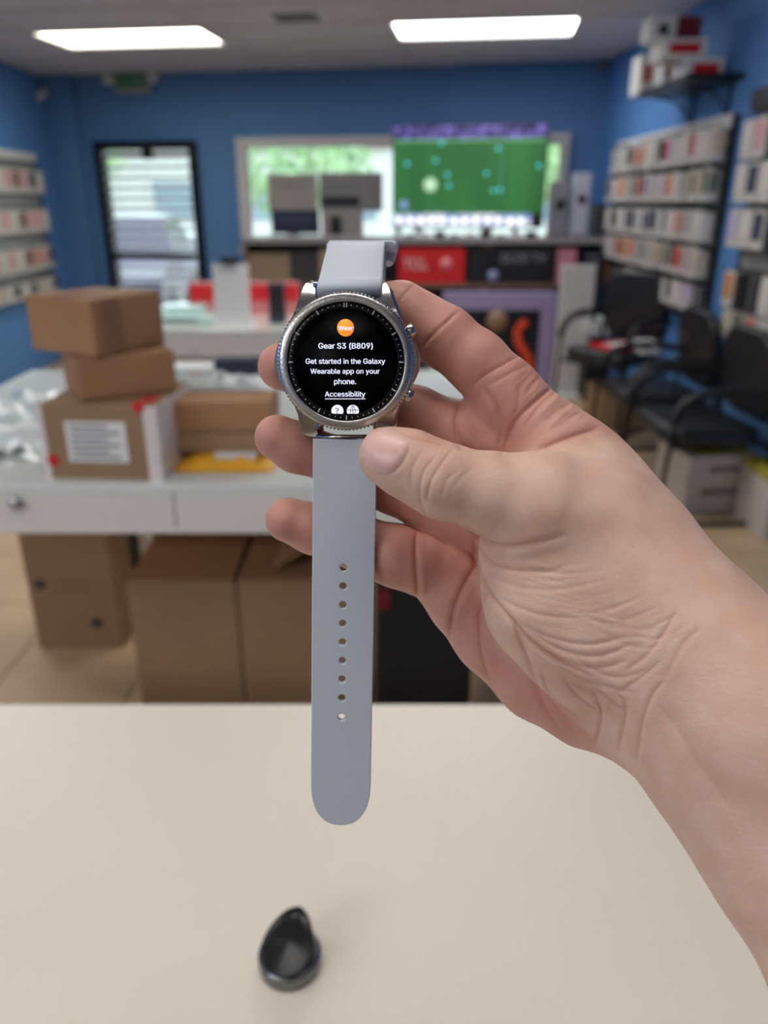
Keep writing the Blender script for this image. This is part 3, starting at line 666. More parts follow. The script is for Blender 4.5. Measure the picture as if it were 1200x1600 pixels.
box('yellow_lid', (.02, 0, .318), (.3, .3, .02), mat('yellow_print', C(170, 158, 50), .6), wbx, .003)
for z_ in (.24, .12): box('printed_band', (.03, -.1715, z_), (.2, .002, .03), M_gray, wbx, 0)
box('olive_print', (-.08, -.1715, .12), (.04, .002, .04), mat('olive', C(150, 140, 70), .6), wbx, 0)
wb2 = thing('storage_box', 'white and yellow carton at the right picture edge below the display wall', 'box', (XR-.085, 3.52, 0), 0)
box('body', (0, 0, .14), (.13, .34, .28), bpy.data.materials['white_carton'], wb2, .004); box('yellow_lid', (0, 0, .3), (.13, .33, .04), bpy.data.materials['yellow_print'], wb2, .003)
bx = thing('small_stool', 'black low bin between the white post and the armchairs', 'bin', (onY(922, 600, 6.3).x, 6.25, 0))
box('bin_body', (0, 0, .17), (.2, .25, .34), M_black, bx, .02); box('rim', (0, 0, .345), (.215, .265, .02), M_blackm, bx, .006)
# brown carton between far chairs
carton('storage_box', 'brown carton on the floor under the farthest armchair', (1.64, 5.40, 0), (.3, .3, .3), M_card2, .1, tape=M_tape)

# ------------------------------------------------------------------ slatwall displays
def slat_wall(name, lab, X, y0, y1, z0, z1, side):
    t = thing(name, lab, 'display wall', (X-side*.012, (y0+y1)/2, (z0+z1)/2))
    box('backing', (side*.004, 0, 0), (.008, y1-y0, z1-z0), M_dkslat, t, 0)
    n = max(3, int((z1-z0)/.085)); h_ = (z1-z0)/n
    for q in range(n): box('slat', (-side*.006, 0, -(z1-z0)/2+h_*(q+.5)), (.012, y1-y0, h_-.012), M_slat, t, .002)
    box('edge_trim', (-side*.004, (y1-y0)/2, 0), (.03, .02, z1-z0), M_blackm, t, .002); box('edge_trim', (-side*.004, -(y1-y0)/2, 0), (.03, .02, z1-z0), M_blackm, t, .002)
    box('top_trim', (-side*.02, 0, (z1-z0)/2-.03), (.03, y1-y0, .07), M_whitem, t, .003)
    return t
pal = {'white': C(214, 210, 206), 'pale grey': C(170, 170, 172), 'dark grey': C(66, 66, 70), 'navy': C(42, 52, 84), 'red': C(190, 40, 42), 'orange': C(205, 140, 70), 'salmon': C(205, 130, 110), 'pink': C(216, 160, 168), 'lilac': C(190, 180, 208), 'olive green': C(96, 104, 88), 'brown': C(112, 62, 52), 'black': C(30, 30, 32), 'beige': C(196, 182, 160)}
pm = {k_: mat('pack_'+k_.replace(' ', '_'), c, .45) for k_, c in pal.items()}
M_pack = mat('pack_white_card', C(206, 202, 198), .45)
def package(X, y, z, side, colr, lab, grp, w_=.10, h_=.17, d_=.055, body=None):
    t = thing('phone_case_pack', lab, 'package', (X-side*(.02), y, z), 0, grp)
    bmt = body or M_pack
    box('card', (-side*(d_/2+.012), 0, 0), (d_, w_, h_), bmt, t, .003)
    box('phone_case', (-side*(d_+.014), 0, h_*.08), (.012, w_*.72, h_*.68), pm[colr], t, .004)
    box('side_print', (-side*(d_/2+.012), -w_/2-.001, h_*.05), (d_*.7, .002, h_*.6), pm[colr], t, 0)
    box('hook', (-side*(d_*.5+.03), 0, h_/2+.012), (d_+.07, .004, .004), M_blackm, t, 0)
    return t
WX = XR-.005
ztop1 = onX(1155, 178, WX).z; y0_ = onX(1155, 180, WX).y; y1_ = onX(974, 220, WX).y
zb1 = onX(1112, 478, WX).z
slat_wall('display_wall', 'large grey slatted display wall hung with phone case packages', WX, y0_, y1_, zb1-.12, ztop1, 1)
bars = [onX(1150, 260, WX).z, onX(1137, 324, WX).z, onX(1132, 390, WX).z, onX(1122, 447, WX).z]
bars.append(2*bars[3]-bars[2])
rows = ['top row', 'second row', 'third row', 'fourth row', 'bottom row']
cols_r = ['white', 'lilac', 'salmon', 'olive green', 'dark grey', 'navy', 'pale grey', 'black', 'orange', 'lilac', 'white', 'olive green', 'white', 'red', 'white', 'pale grey', 'beige', 'navy']
for r_, zb in enumerate(bars):
    npk = 24; ya, yb = (y0_+.07, y1_-.05)
    if r_ == 4: yb = y1_-.75; npk = 16
    rr = random.Random(r_+3)
    for q in range(npk):
        y = yb-(yb-ya)*q/(npk-1); c = rr.choice(list(cols_r)+['white', 'pale grey', 'beige', 'red', 'white'])
        hh = .165+.02*rr.random()
        lab = '%s-faced phone case pack, %s from the window, %s of the large display wall' % (c, ORD[q], rows[r_])
        package(WX-.01, y, zb+.012+hh/2+.02, 1, c, lab, 'phone case packs on the large right display wall', h_=hh, d_=.04+.035*rr.random() if r_ < 4 else .03, w_=.082)
    box('ledge_rail', (-.05, 0, zb-(ztop1+zb1-.12)/2), (.05, y1_-y0_, .012), M_blackm, bpy.data.objects['display_wall'], .002)
# end-of-panel packs that stick past the window end
y2a = 3.3; y2b = onX(1184, 280, WX).y
z2t = onX(1190, 172, WX).z; z2b = onX(1130, 560, WX).z
dw2 = slat_wall('display_wall', 'near slatted display wall at the right picture edge with boxed accessories', WX, y2a, y2b, z2b-.1, z2t, 1)
box('header_board', (-.05, 0, (z2t-z2b+.1)/2+.03), (.08, y2b-y2a, .1), M_black, dw2, .004)
b2 = [onX(1190, 260, WX).z, onX(1185, 325, WX).z, onX(1180, 395, WX).z, onX(1170, 490, WX).z, onX(1150, 545, WX).z]
c2 = [['white', 'pink', 'dark grey', 'beige', 'white', 'navy', 'red', 'white', 'white'], ['white', 'navy', 'white', 'red', 'red', 'white', 'pale grey', 'white', 'navy'],
      ['lilac', 'white', 'navy', 'black', 'white', 'navy', 'lilac', 'white', 'navy'], ['orange', 'black', 'dark grey', 'white', 'salmon', 'black', 'white', 'orange', 'black'], ['beige', 'olive green', 'salmon', 'white', 'beige', 'white', 'red', 'white', 'beige']]
for r_, zb in enumerate(b2):
    for q in range(9):
        y = y2b-.06-q*.145; c = c2[r_][q]
        bod = pm['black'] if c == 'black' else (pm['dark grey'] if c == 'dark grey' else None)
        package(WX-.01, y, zb+.12+(.02 if r_ == 4 else 0), 1, c, '%s boxed accessory, %s from the window, %s of the near display wall' % (c, ORD[q], rows[r_]), 'boxed accessories on the near display wall', h_=.185 if r_ < 4 else .15, d_=.075 if r_ < 3 else .05 if r_ == 3 else .03, w_=.12, body=bod)
# left wall display
LXW = XL+.005
ly1 = onX(48, 243, LXW).y; lzt = onX(40, 240, LXW).z; lzb = onX(60, 455, LXW).z
slat_wall('display_wall', 'slatted display wall on the left wall with pink and white packs', LXW, ly1-1.5, ly1+.0, lzb-.05, lzt, -1)
lb = [onX(40, 308, LXW).z, onX(50, 368, LXW).z, onX(55, 425, LXW).z, onX(60, 470, LXW).z]
lc = [['white', 'navy', 'pink', 'brown', 'pink', 'white', 'white', 'pink'], ['white', 'pink', 'pink', 'brown', 'white', 'pink', 'white', 'pink'], ['navy', 'pink', 'salmon', 'brown', 'white', 'pink', 'white', 'pink'], ['black', 'white', 'beige', 'dark grey', 'white', 'black', 'white', 'beige']]
for r_, zb in enumerate(lb):
    for q in range(8):
        y = ly1-.06-q*.17
        package(LXW+.01, y, zb+.13, -1, lc[r_][q], '%s accessory pack, %s from the window, %s of the left wall display' % (lc[r_][q], ORD[q], rows[r_] if r_ < 3 else 'bottom row'), 'packs on the left wall display', h_=.2 if r_ < 3 else .14, d_=.04, w_=.13)
# high shelf
s0 = onX(1165, 118, XR); shz = s0.z; sy0 = s0.y; sx0 = 0; s1 = onZ(998, 150, shz)
SX0 = max(s1.x, XR-.34); sy1 = s1.y
sh_ = thing('wall_shelf', 'black shelf on brackets high on the right wall', 'shelf', ((SX0+XR)/2-.002, (sy0+sy1)/2, shz))
sdp, sln = XR-SX0, sy1-sy0
box('board', (0, 0, 0), (sdp, sln, .03), M_blackm, sh_, .003)
for s in (-.32, .32):
    br = link('bracket', tube(smooth_path([(sdp/2-.01, s*sln, -.26), (sdp/2-.03, s*sln, -.14), (sdp/2-.12, s*sln, -.05), (-sdp/2+.05, s*sln, -.025)], 5), .008, M_blackm, 8), sh_)
    box('wall_plate', (sdp/2-.008, s*sln, -.15), (.012, .025, .27), M_blackm, sh_, .002)
def shelf_box(lab, px0, px1, pyb, pyt, m, Xf, dep, z0, red=None, dark=False):
    # box whose camera-facing side stands at plane y, resolved from its pixel box
    pb__ = onZ((px0+px1)/2, pyb, z0); Y = pb__.y
    a, b = onY(px0, pyb, Y), onY(px1, pyt, Y)
    x1 = min(b.x, XR-.015)
    t = thing('product_box', lab, 'box', ((a.x+x1)/2, Y+dep/2, z0), 0, 'boxes on the high shelf')
    w_ = x1-a.x; h_ = b.z-z0
    box('body', (0, 0, h_/2), (w_, dep, h_), m, t, .003)
    if red: box('red_panel', (0, -dep/2-.001, h_*.5), (w_*.7, .003, h_*.45), red, t, 0)
    if dark: link('picture', lathe([(h_*.25, -.001), (h_*.25, .001)], 16, M_ink), t, (0, -dep/2-.002, h_*.4), (PI/2, 0, 0))
    return t, h_
zz = shz+.016
rr_ = mat('salmon_print', C(200, 120, 105), .6)
t1, h1 = shelf_box('white product box with a red label, nearest on the high shelf', 1072, 1134, 122, 90, M_paper, 0, .26, zz, M_red)
t2, h2 = shelf_box('white product box with a salmon panel at the far left of the high shelf', 997, 1032, 146, 84, M_paper, 0, .2, zz, rr_)
t3, h3 = shelf_box('white product box with a salmon panel in the middle of the high shelf', 1034, 1068, 138, 84, M_paper, 0, .22, zz, rr_)
zq = zz+h1+.001
pp = t1.location
t = thing('product_box', 'white product box with a red label, second layer on the high shelf', 'box', (pp.x-.12, pp.y+.02, zq), 0, 'boxes on the high shelf')
box('body', (0, 0, .05), (.25, .24, .1), M_paper, t, .003); box('red_panel', (0, -.121, .05), (.17, .003, .05), M_red, t, 0)
t = thing('product_box', 'dark red product box on top of the high shelf pile', 'box', (pp.x-.085, pp.y+.05, zq+.1015), 0, 'boxes on the high shelf')
box('body', (0, 0, .055), (.13, .17, .11), M_dkred, t, .003); box('lid', (0, 0, .112), (.132, .172, .004), M_red, t, .001)
t = thing('product_box', 'white product box with a dark round picture, left of the dark red box', 'box', (pp.x-.235, pp.y+.05, zq+.1015), 0, 'boxes on the high shelf')
box('body', (0, 0, .06), (.15, .18, .12), M_paper, t, .003); link('picture', lathe([(.03, -.001), (.03, .001)], 16, M_ink), t, (.0, -.092, .05), (PI/2, 0, 0))

# ------------------------------------------------------------------ foreground counter
TZ = H-.59
tf = onZ(600, 1099, TZ).y
tb = thing('counter', 'plain white counter top in the foreground under the hand', 'counter', (0, tf-.42, 0))
box('worktop', (0, 0, TZ-.02), (2.6, .84, .04), M_table, tb, .004)
box('front_panel', (0, .38, (TZ-.04)/2), (2.5, .02, TZ-.04), M_white, tb, .002)
for s in (-1, 1): box('end_panel', (s*1.24, 0, (TZ-.04)/2), (.02, .74, TZ-.04), M_white, tb, .002)

# charging puck
M_pcap = mat('satin_black', C(14, 15, 17), .30, spec=.35)
M_pmet = mat('gunmetal', C(120, 122, 124), .25, 1)
pc = onZ(454, 1506, TZ)
ck = thing('charging_dock', 'small round black charging dock with a tilted pad on the white counter', 'charger', (pc.x, pc.y, TZ), 0)
R0 = .0255
link('base_ring', lathe([(R0-.002, 0), (R0, .0015), (R0+.0008, .012), (R0-.0003, .0155), (R0-.002, .0158)], 64, M_pmet), ck)
n = 64; v, f = [], []; tb_ = math.radians(70)
def cap_pt(th, k):     # k 0..1 from rim to centre of the sloped pad
    c_ = math.cos(th-tb_); s_ = (1+c_)/2
    r = R0*(1-.02)*(1-.10*s_**2)
    side = math.sin(th-tb_); r2 = r*(1-.26*(s_**1.2)*abs(side)*1.0)
    x, y = r2*math.cos(th), r2*math.sin(th)
    zr = .0175+.024*s_**1.35
    return x, y, zr
rim = [cap_pt(2*PI*i/n, 0) for i in range(n)]
levels = [(.985, -1), (1.0, -.6), (1.0, 0), (.97, .5), (.90, .6)]
for i in range(n): x, y, z = rim[i]; v.append((x, y, .0155))
for i in range(n): x, y, z = rim[i]; v.append((x*1.01, y*1.01, z-.0025))
for i in range(n): x, y, z = rim[i]; v.append((x, y, z-.0006))
for i in range(n): x, y, z = rim[i]; v.append((x*.95, y*.95, z))
for i in range(n): x, y, z = rim[i]; v.append((x*.6, y*.6, (z-.0275)*.6+.0275))
for i in range(n): x, y, z = rim[i]; v.append((x*.25, y*.25, (z-.0275)*.25+.0275))
v.append((0, 0, .0275))
for k_ in range(5):
    for i in range(n): j = (i+1) % n; f.append((k_*n+i, k_*n+j, (k_+1)*n+j, (k_+1)*n+i))
for i in range(n): f.append((5*n+i, 5*n+(i+1) % n, 6*n))
f.append(tuple(reversed(range(n))))
link('charging_pad', pymesh('pad', v, f, M_pcap), ck)

# ================================================================== camera-space helpers (mm)
CM = Matrix.Translation(cam.location) @ cam.rotation_euler.to_matrix().to_4x4()
def cs(px, py, d): return Vector(((px-600)/1200*d, (800-py)/1200*d, -d))     # mm in the lens frame
S = .001
def held(name, label, cat, c_mm, tilt=0, rz=0):
    o = link(name, None); o.empty_display_size = .01
    o.matrix_world = CM @ Matrix.Translation(c_mm*S) @ Matrix.Rotation(tilt, 4, 'X') @ Matrix.Rotation(rz, 4, 'Z') @ Matrix.Scale(S, 4)
    if label: tag(o, label, cat)
    return o
# ------------------------------------------------------------------ watch
M_steel = mat('brushed_steel', C(190, 187, 182), .30, 1, var=.06, vscale=90, bump=.02, bscale=300)
M_steel2 = mat('polished_steel', C(196, 193, 190), .16, 1)
M_bezel = mat('bezel_steel', C(196, 194, 190), .28, 1, var=.05, vscale=.9, bump=.12, bscale=1.2)
M_knurl = mat('knurl_dark', C(62, 58, 54), .65, .6)
M_scr = mat('screen_black', C(4, 4, 6), .35, spec=.05)
M_ring = mat('dial_ring_black', C(9, 9, 11), .25, spec=.3)
M_txt = mat('screen_text', C(230, 232, 250), .5, emis=C(222, 225, 250), estr=.95)
M_tick = mat('tick_print', C(205, 205, 205), .4)
M_org = mat('screen_orange', C(240, 140, 40), .5, emis=C(236, 138, 44), estr=.95)
M_scrdark = mat('screen_icon_dark', C(10, 10, 14), .5)
M_strap = mat('grey_silicone', C(192, 199, 207), .52, spec=.35, bump=.03, bscale=3)
tilt = math.radians(12)
WC = cs(540.3, 565.8, 258.2)
wt = held('wristwatch', 'round steel smartwatch with lit black screen and pale grey silicone strap', 'watch', WC, tilt)
# z=0 is the glass surface, case goes to -13
quad = [(0, 22.4), (3, 22.2), (6, 21.6), (9, 20.6), (11.0, 19.9), (11.2, 21.5), (11.25, 26.6), (11.4, 27.2), (12.0, 27.3), (12.9, 26.6), (13.5, 25.0), (14.3, 22.4), (15.7, 18.4), (17.2, 15.0), (19.3, 11.4), (21.4, 7.8), (22.7, 4.0), (23.1, 0)]
outl = quad + [(x, -y) for x, y in reversed(quad[:-1])]
outl = outl + [(-x, y) for x, y in reversed(outl[1:-1])]
outl = [(x*(1.03 if y < -20 else 1), y if y > -19.9 else -19.9+(y+19.9)*1.5) for x, y in outl]
n = len(outl)
def zdrop(y): return -.42*max(0, abs(y)-17.5)-.015*max(0, abs(y)-17.5)**2
v, f = [], []
cen = (0, 0)
for (ins, z) in ((2.6, -12.2), (1.0, -11.0), (0.1, -8.5), (0, -5.0), (.35, -3.4), (1.0, -2.7)):
    for i in range(n):
        x, y = outl[i]; px_, py_ = outl[i-1]; qx, qy = outl[(i+1) % n]
        tx, ty = qx-px_, qy-py_; l_ = math.hypot(tx, ty); nx_, ny_ = -ty/l_, tx/l_
        v.append((x+nx_*ins*-1 if False else x-ins*ty/l_*-1*-1, y+ins*tx/l_*-1 if True else 0, z+zdrop(y)*(1 if z > -8 else .75)))
levels_n = 6
for k_ in range(levels_n-1):
    for i in range(n): j = (i+1) % n; f.append((k_*n+i, (k_+1)*n+i, (k_+1)*n+j, k_*n+j))
# caps: fan per quadrant via ngon triangulation
bm = bmesh.new(); bv = [bm.verts.new(p) for p in v]
for ff in f: bm.faces.new([bv[q] for q in ff])
tf_ = bm.faces.new([bv[(levels_n-1)*n+i] for i in range(n)]); bf_ = bm.faces.new([bv[i] for i in reversed(range(n))])
bmesh.ops.triangulate(bm, faces=[tf_, bf_]); bmesh.ops.recalc_face_normals(bm, faces=bm.faces)
me = bpy.data.meshes.new('case'); bm.to_mesh(me); bm.free(); me.materials.append(M_steel2)
co = link('case_body', me, wt)
me.polygons.foreach_set('use_smooth', [True]*len(me.polygons))
try: me.set_sharp_from_angle(angle=math.radians(35))
except Exception: pass
link('bezel', lathe([(19.75, -1.6), (19.75, -.1), (19.85, .12), (20.1, .25), (21.2, .12), (22.0, -.1), (22.4, -.35), (22.55, -.8), (22.5, -1.2)], 160, M_bezel, cap=False), wt)
link('knurled_ring', lathe([(22.5, -1.0), (22.55, -3.4)], 120, M_knurl, cap=False), wt)
v, f = [], []
for i in range(110):
    a = 2*PI*i/110; b = a+2*PI/110*.55
    n0 = len(v)
    for (r_, z_) in ((22.45, -1.0), (23.2, -1.4), (23.2, -2.7), (22.6, -3.2)):
        v += [(r_*math.cos(a), r_*math.sin(a), z_), (r_*math.cos(b), r_*math.sin(b), z_)]
    for q in range(3): f.append((n0+2*q, n0+2*q+1, n0+2*q+3, n0+2*q+2))
    f += [(n0, n0+2, n0+4, n0+6), (n0+1, n0+7, n0+5, n0+3)]
stuff(link('bezel_teeth', pymesh('teeth', v, f, M_steel2, False), wt))
link('lower_rim', lathe([(22.3, -3.3), (22.7, -3.6), (22.8, -4.4), (22.3, -5.0)], 120, M_steel2, cap=False), wt)
link('dial_ring', lathe([(17.3, -.95), (17.6, -.9), (19.7, -.35), (19.8, -.8)], 120, M_ring, cap=False), wt)
link('screen', lathe([(17.6, -1.2), (17.6, -.9)], 120, M_scr), wt)
for i in range(60):
    big_ = i % 5 == 0; a = 2*PI*i/60; r_ = 18.65
    L_ = 1.5 if big_ else .45; wd = .42 if big_ else .22
    if i in (3, 4): pass
    x, y = r_*math.sin(a), r_*math.cos(a)
    if i == 0:
        for s in (-1, 1): link('hour_mark', box_mesh(.4, 1.5, .05, 0, M_tick), wt, (x+s*.42, y, -.45), (0, 0, -a))
    else: link('hour_mark' if big_ else 'minute_mark', box_mesh(wd, L_, .05, 0, M_tick), wt, (x, y, -.45), (0, 0, -a))
K = .2152
def scr(px, py, z=-.84): return ((px-540.3)*K, (565.8-py)*K, z)
link('app_icon', lathe([(13.2*K, 0), (13.2*K, .03)], 48, M_org), wt, scr(540.3, 513.5))
link('icon_lettering', text_mesh('Wear', M_txt, 22.5*K, None, 0, .012), wt, scr(540.5, 514, -.78))
for s, px, py, w_, bold, nm in (('Gear S3 (B809)', 540, 541.5, 84.5, .016, 'screen_title'), ('Get started in the Galaxy', 539.5, 565.5, 124.5, .010, 'screen_line'), ('Wearable app on your', 538.8, 581, 108.5, .010, 'screen_line'), ('phone.', 538.8, 597, 34.5, .010, 'screen_line'), ('Accessibility', 538.5, 616.5, 63.5, .010, 'screen_link')):
    link(nm, text_mesh(s, M_txt, w_*K, None, 0, bold), wt, scr(px, py))
link('link_underline', box_mesh(64*K, .22, .02, 0, M_txt), wt, scr(538.5, 623))
def clipped_disc(cx, cy, r, ycut, m, nm, z=-.84):
    pts = [(cx+r*math.cos(2*PI*q/48), cy+r*math.sin(2*PI*q/48)) for q in range(48)]
    v = [((x-540.3)*K, (565.8-min(y, ycut))*K, 0) for x, y in pts]
    return link(nm, pymesh(nm, v, [tuple(reversed(range(48)))], m, False), wt, (0, 0, z))
clipped_disc(526, 642, 9.6, 646.3, M_txt, 'help_icon'); clipped_disc(550.5, 642, 9.6, 646.3, M_txt, 'globe_icon')
link('icon_question', text_mesh('?', M_scrdark, None, 9*K, 0, .02), wt, scr(525.5, 641.5, -.80))
for dx in (-3.3, 3.3):
    pts = [(550.5+dx*math.cos(t_)*1.0, 642-9.2*math.sin(t_), 0) for t_ in np.linspace(.0, PI, 9)]
link('globe_line', tube([((550.5+3.8*math.cos(t_)-540.3)*K, (565.8-(643.5-9.6*math.sin(t_)))*K, 0) for t_ in np.linspace(-.2, PI+.2, 16)], .10, M_scrdark, 6), wt, (0, 0, -.80))
link('globe_line', box_mesh(.2, 13*K, .02, 0, M_scrdark), wt, scr(550.5, 639.8, -.79)); link('globe_line', box_mesh(18*K, .2, .02, 0, M_scrdark), wt, scr(550.5, 640.5, -.79))
# buttons
for ang, nm in ((math.radians(25.5), 'a'), (math.radians(-28.5), 'b')):
    bt = link('button', None, wt, (22.1*math.cos(ang), 22.1*math.sin(ang), -5.2), (0, PI/2, 0)); bt.rotation_euler = Matrix.Rotation(ang, 3, 'Z').to_euler(); bt.empty_display_size = 1
    prof = [(1.4, -1.0), (1.4, .6), (1.9, .7), (2.3, 1.0), (2.45, 1.5), (2.45, 3.1), (2.1, 3.5), (1.2, 3.65)]
    bt_me = lathe(prof, 32, M_steel2, 'button')
    cap = link('button_cap', bt_me, bt, (0, 0, 0), (0, PI/2, 0))
# lower strap: outline with nine holes
def strap_lower():
    c = bpy.data.curves.new('strap', 'CURVE'); c.dimensions = '2D'; c.fill_mode = 'BOTH'; c.extrude = .9; c.bevel_depth = .35; c.bevel_resolution = 2
    def poly(pts):
        s = c.splines.new('POLY'); s.points.add(len(pts)-1)
        for q, p in enumerate(pts): s.points[q].co = (p[0], p[1], 0, 1)
        s.use_cyclic_u = True
    L = 137.5; hw = 10.75; pts = [(-hw, 0), (hw, 0)]
    for q in range(1, 24): pts.append((hw-.25*q/24, -L*.885*q/24))
    for q in range(0, 33):
        a = PI*q/32; e = 2.35
        cx_, sy_ = math.cos(a), math.sin(a)
        pts.append(((hw-.25)*math.copysign(abs(cx_)**(2/e), cx_), -(L*.885)-(L*.115)*abs(sy_)**(2/e)*.98))
    for q in range(23, 0, -1): pts.append((-hw+.25*q/24, -L*.885*q/24))
    poly(pts)
    for hy in HOLES: poly([(1.62*math.cos(-2*PI*q/20)+.0, -hy+1.62*math.sin(-2*PI*q/20)) for q in range(20)])
    o = bpy.data.objects.new('t', c); COL.objects.link(o)
    dg = bpy.context.evaluated_depsgraph_get(); me = bpy.data.meshes.new_from_object(o.evaluated_get(dg)); bpy.data.objects.remove(o)
    me.materials.clear(); me.materials.append(M_strap)
    me.polygons.foreach_set('use_smooth', [True]*len(me.polygons))
    try: me.set_sharp_from_angle(angle=math.radians(40))
    except Exception: pass
    return me
A3 = cs(539.3, 688, 266.5); B3 = cs(532, 1287, 281.5)
HOLES = []
Lw = (B3-A3).length
HOLES_PY = [886, 915, 944, 973, 1002, 1031, 1060, 1089, 1119]
for py in HOLES_PY:
    lo_, hi_ = 0, 1
    for _ in range(40):
        mid_ = (lo_+hi_)/2; p = A3.lerp(B3, mid_); yy = 800-1200*p.y/-p.z
        if yy < py: lo_ = mid_
        else: hi_ = mid_
    HOLES.append(lo_*137.5)
yax = (A3-B3).normalized(); xax = Vector((1, 0, 0)); xax = (xax-yax*xax.dot(yax)).normalized(); zax = xax.cross(yax)
lm = Matrix((xax, yax, zax)).transposed().to_4x4(); lm.translation = A3
sl = link('lower_strap', strap_lower(), wt)
bpy.context.view_layer.update()
sc137 = Lw/137.5
sl.matrix_parent_inverse = wt.matrix_world.inverted(); sl.matrix_world = CM @ Matrix.Scale(S, 4) @ lm @ Matrix.Diagonal((1, sc137, 1, 1))
# upper strap and keeper: cross-sections swept along a path in the lens frame
def sweep(path, wids, th, m, nm, parent):
    v, f = [], []; P_ = [Vector(p) for p in path]; nP = len(P_); cs_n = 0
    for i, p in enumerate(P_):
        t_ = (P_[min(i+1, nP-1)]-P_[max(i-1, 0)]).normalized(); X_ = Vector((1, 0, 0)); N_ = X_.cross(t_).normalized(); w_ = wids[i]/2
        e = th*.3
        ring = [(-w_, -th/2+e), (-w_+e, -th/2), (w_-e, -th/2), (w_, -th/2+e), (w_, th/2-e), (w_-e, th/2), (-w_+e, th/2), (-w_, th/2-e)]
        for a, b in ring: v.append(p+X_*a+N_*b)
        cs_n = 8
    for i in range(nP-1):
        for k_ in range(8): j = (k_+1) % 8; f.append((i*8+k_, i*8+j, (i+1)*8+j, (i+1)*8+k_))
    f.append(tuple(range(8))); f.append(tuple(reversed([(nP-1)*8+q for q in range(8)])))
    o = link(nm, pymesh(nm, v, f, m), parent)
    o.data.set_sharp_from_angle(angle=math.radians(50))
    o.matrix_parent_inverse = parent.matrix_world.inverted(); o.matrix_world = CM @ Matrix.Scale(S, 4)
    return o
up_pts = [cs(546, 464, 262), cs(546, 458, 258.8), cs(546, 450, 257.4), cs(547, 443, 258.4), cs(548.5, 437, 262), cs(551, 420, 271), cs(553.5, 403, 280), cs(556, 390, 288), cs(558, 384, 294), cs(560, 385, 299), cs(561, 394, 303), cs(561, 410, 305), cs(560, 440, 305)]
sm = smooth_path(up_pts, 5); nn = len(sm)
sweep(sm, [21.8-.3*i/nn for i in range(nn)], 2.6, M_strap, 'upper_strap', wt)
kp = smooth_path([cs(565, 385, 298.5), cs(566, 383.5, 302), cs(566, 389, 305.5), cs(565, 400, 307), cs(564, 412, 306)], 5)
sweep(kp, [25.5+3*math.sin(PI*i/(len(kp)-1)) for i in range(len(kp))], 3.6, M_strap, 'strap_keeper', wt)
link('spring_bar', tube([(-11.2, 26.0, -7.5), (11.2, 26.0, -7.5)], .8, M_steel2, 12), wt); link('spring_bar', tube([(-11.2, -26.0, -7.5), (11.2, -26.0, -7.5)], .8, M_steel2, 12), wt)
link('sensor_back', lathe([(15, -12.2), (14, -13.2), (9, -13.6), (2, -13.7)], 48, M_scr), wt)

# ------------------------------------------------------------------ hand (one continuous surface from a distance field)
def node(px, py, d, r): p = cs(px, py, d); return (p.x, p.y, p.z, r)
def seg(P_, a, b):
    ax, ay, az, ra = a; bx, by, bz, rb = b
    ba = np.array([bx-ax, by-ay, bz-az], np.float32); pa = P_-np.array([ax, ay, az], np.float32)
    h = np.clip(pa@ba/max(1e-6, float(ba@ba)), 0, 1)
    q = pa-h[:, None]*ba
    return np.sqrt((q*q).sum(1))-(ra+(rb-ra)*h)
def smin(a, b, k):
    h = np.clip(.5+.5*(b-a)/k, 0, 1); return b*(1-h)+a*h-k*h*(1-h)
def chain(P_, nodes, k=3):
    d = None
    for i in range(len(nodes)-1):
        s_ = seg(P_, nodes[i], nodes[i+1]); d = s_ if d is None else smin(d, s_, k)
    return d
def ell(P_, c, rad, R=None):
    q = P_-np.array(c, np.float32)
    if R is not None: q = q@R
    rad = np.array(rad, np.float32); k0 = np.sqrt(((q/rad)**2).sum(1)); k1 = np.sqrt(((q/rad**2)**2).sum(1)); return k0*(k0-1)/np.maximum(k1, 1e-6)
IDX = [node(552, 478, 284, 8.4), node(627, 483, 282.5, 9.3), node(660, 503, 281, 9.6), node(695, 527, 279, 10.7), node(745, 566, 278, 10.8), node(788, 613, 279, 12.2), node(852, 684, 278, 13.8)]
MID = [node(439, 573, 281, 8.4), node(500, 592, 287, 8.6), node(560, 612, 289, 8.8), node(650, 646, 288, 9.8), node(715, 672, 287, 10.5), node(840, 730, 284, 14)]
RNG = [node(434, 684, 277.5, 8.3), node(463, 699, 279, 8.8), node(540, 724, 282, 9.0), node(610, 758, 284, 9.9), node(700, 800, 286, 11.2), node(840, 840, 282, 15)]
PNK = [node(450, 812, 280, 8.2), node(490, 826, 282.5, 9.0), node(560, 848, 283, 9.9), node(618, 868, 282, 11.2), node(655, 880, 283, 12)]
PK2 = [node(692, 893, 287, 13.6), node(728, 935, 287.5, 14.4)]
ULN = [node(730, 938, 287, 14.2), node(778, 985, 286, 16.2), node(850, 1046, 281, 18.0), node(920, 1088, 270, 16.8), node(985, 1110, 258, 15)]
THB = [node(606, 713, 252, 9.6), node(640, 726, 251, 10.6), node(692, 752, 249.5, 11.6), node(775, 773, 250, 12.9), node(842, 790, 252, 17.2)]
THN = [node(842, 792, 252, 17.2), node(915, 830, 257, 21), node(985, 920, 252, 21), node(1045, 985, 248, 22)]
TH2 = [node(838, 868, 262, 18.8), node(868, 935, 260, 21.5), node(935, 1000, 256, 21.5), node(1020, 1050, 250, 20)]
DOR = [node(856, 688, 280, 14.2), node(900, 736, 279, 16.0), node(938, 790, 274, 17.6), node(985, 860, 262, 19.0), node(1042, 958, 250, 22)]
ARU = [node(1042, 958, 249, 21.5), node(1110, 1030, 240, 23.5), node(1205, 1122, 229, 25), (150, -95, -215, 28), (225, -190, -180, 36), (270, -260, -150, 42)]
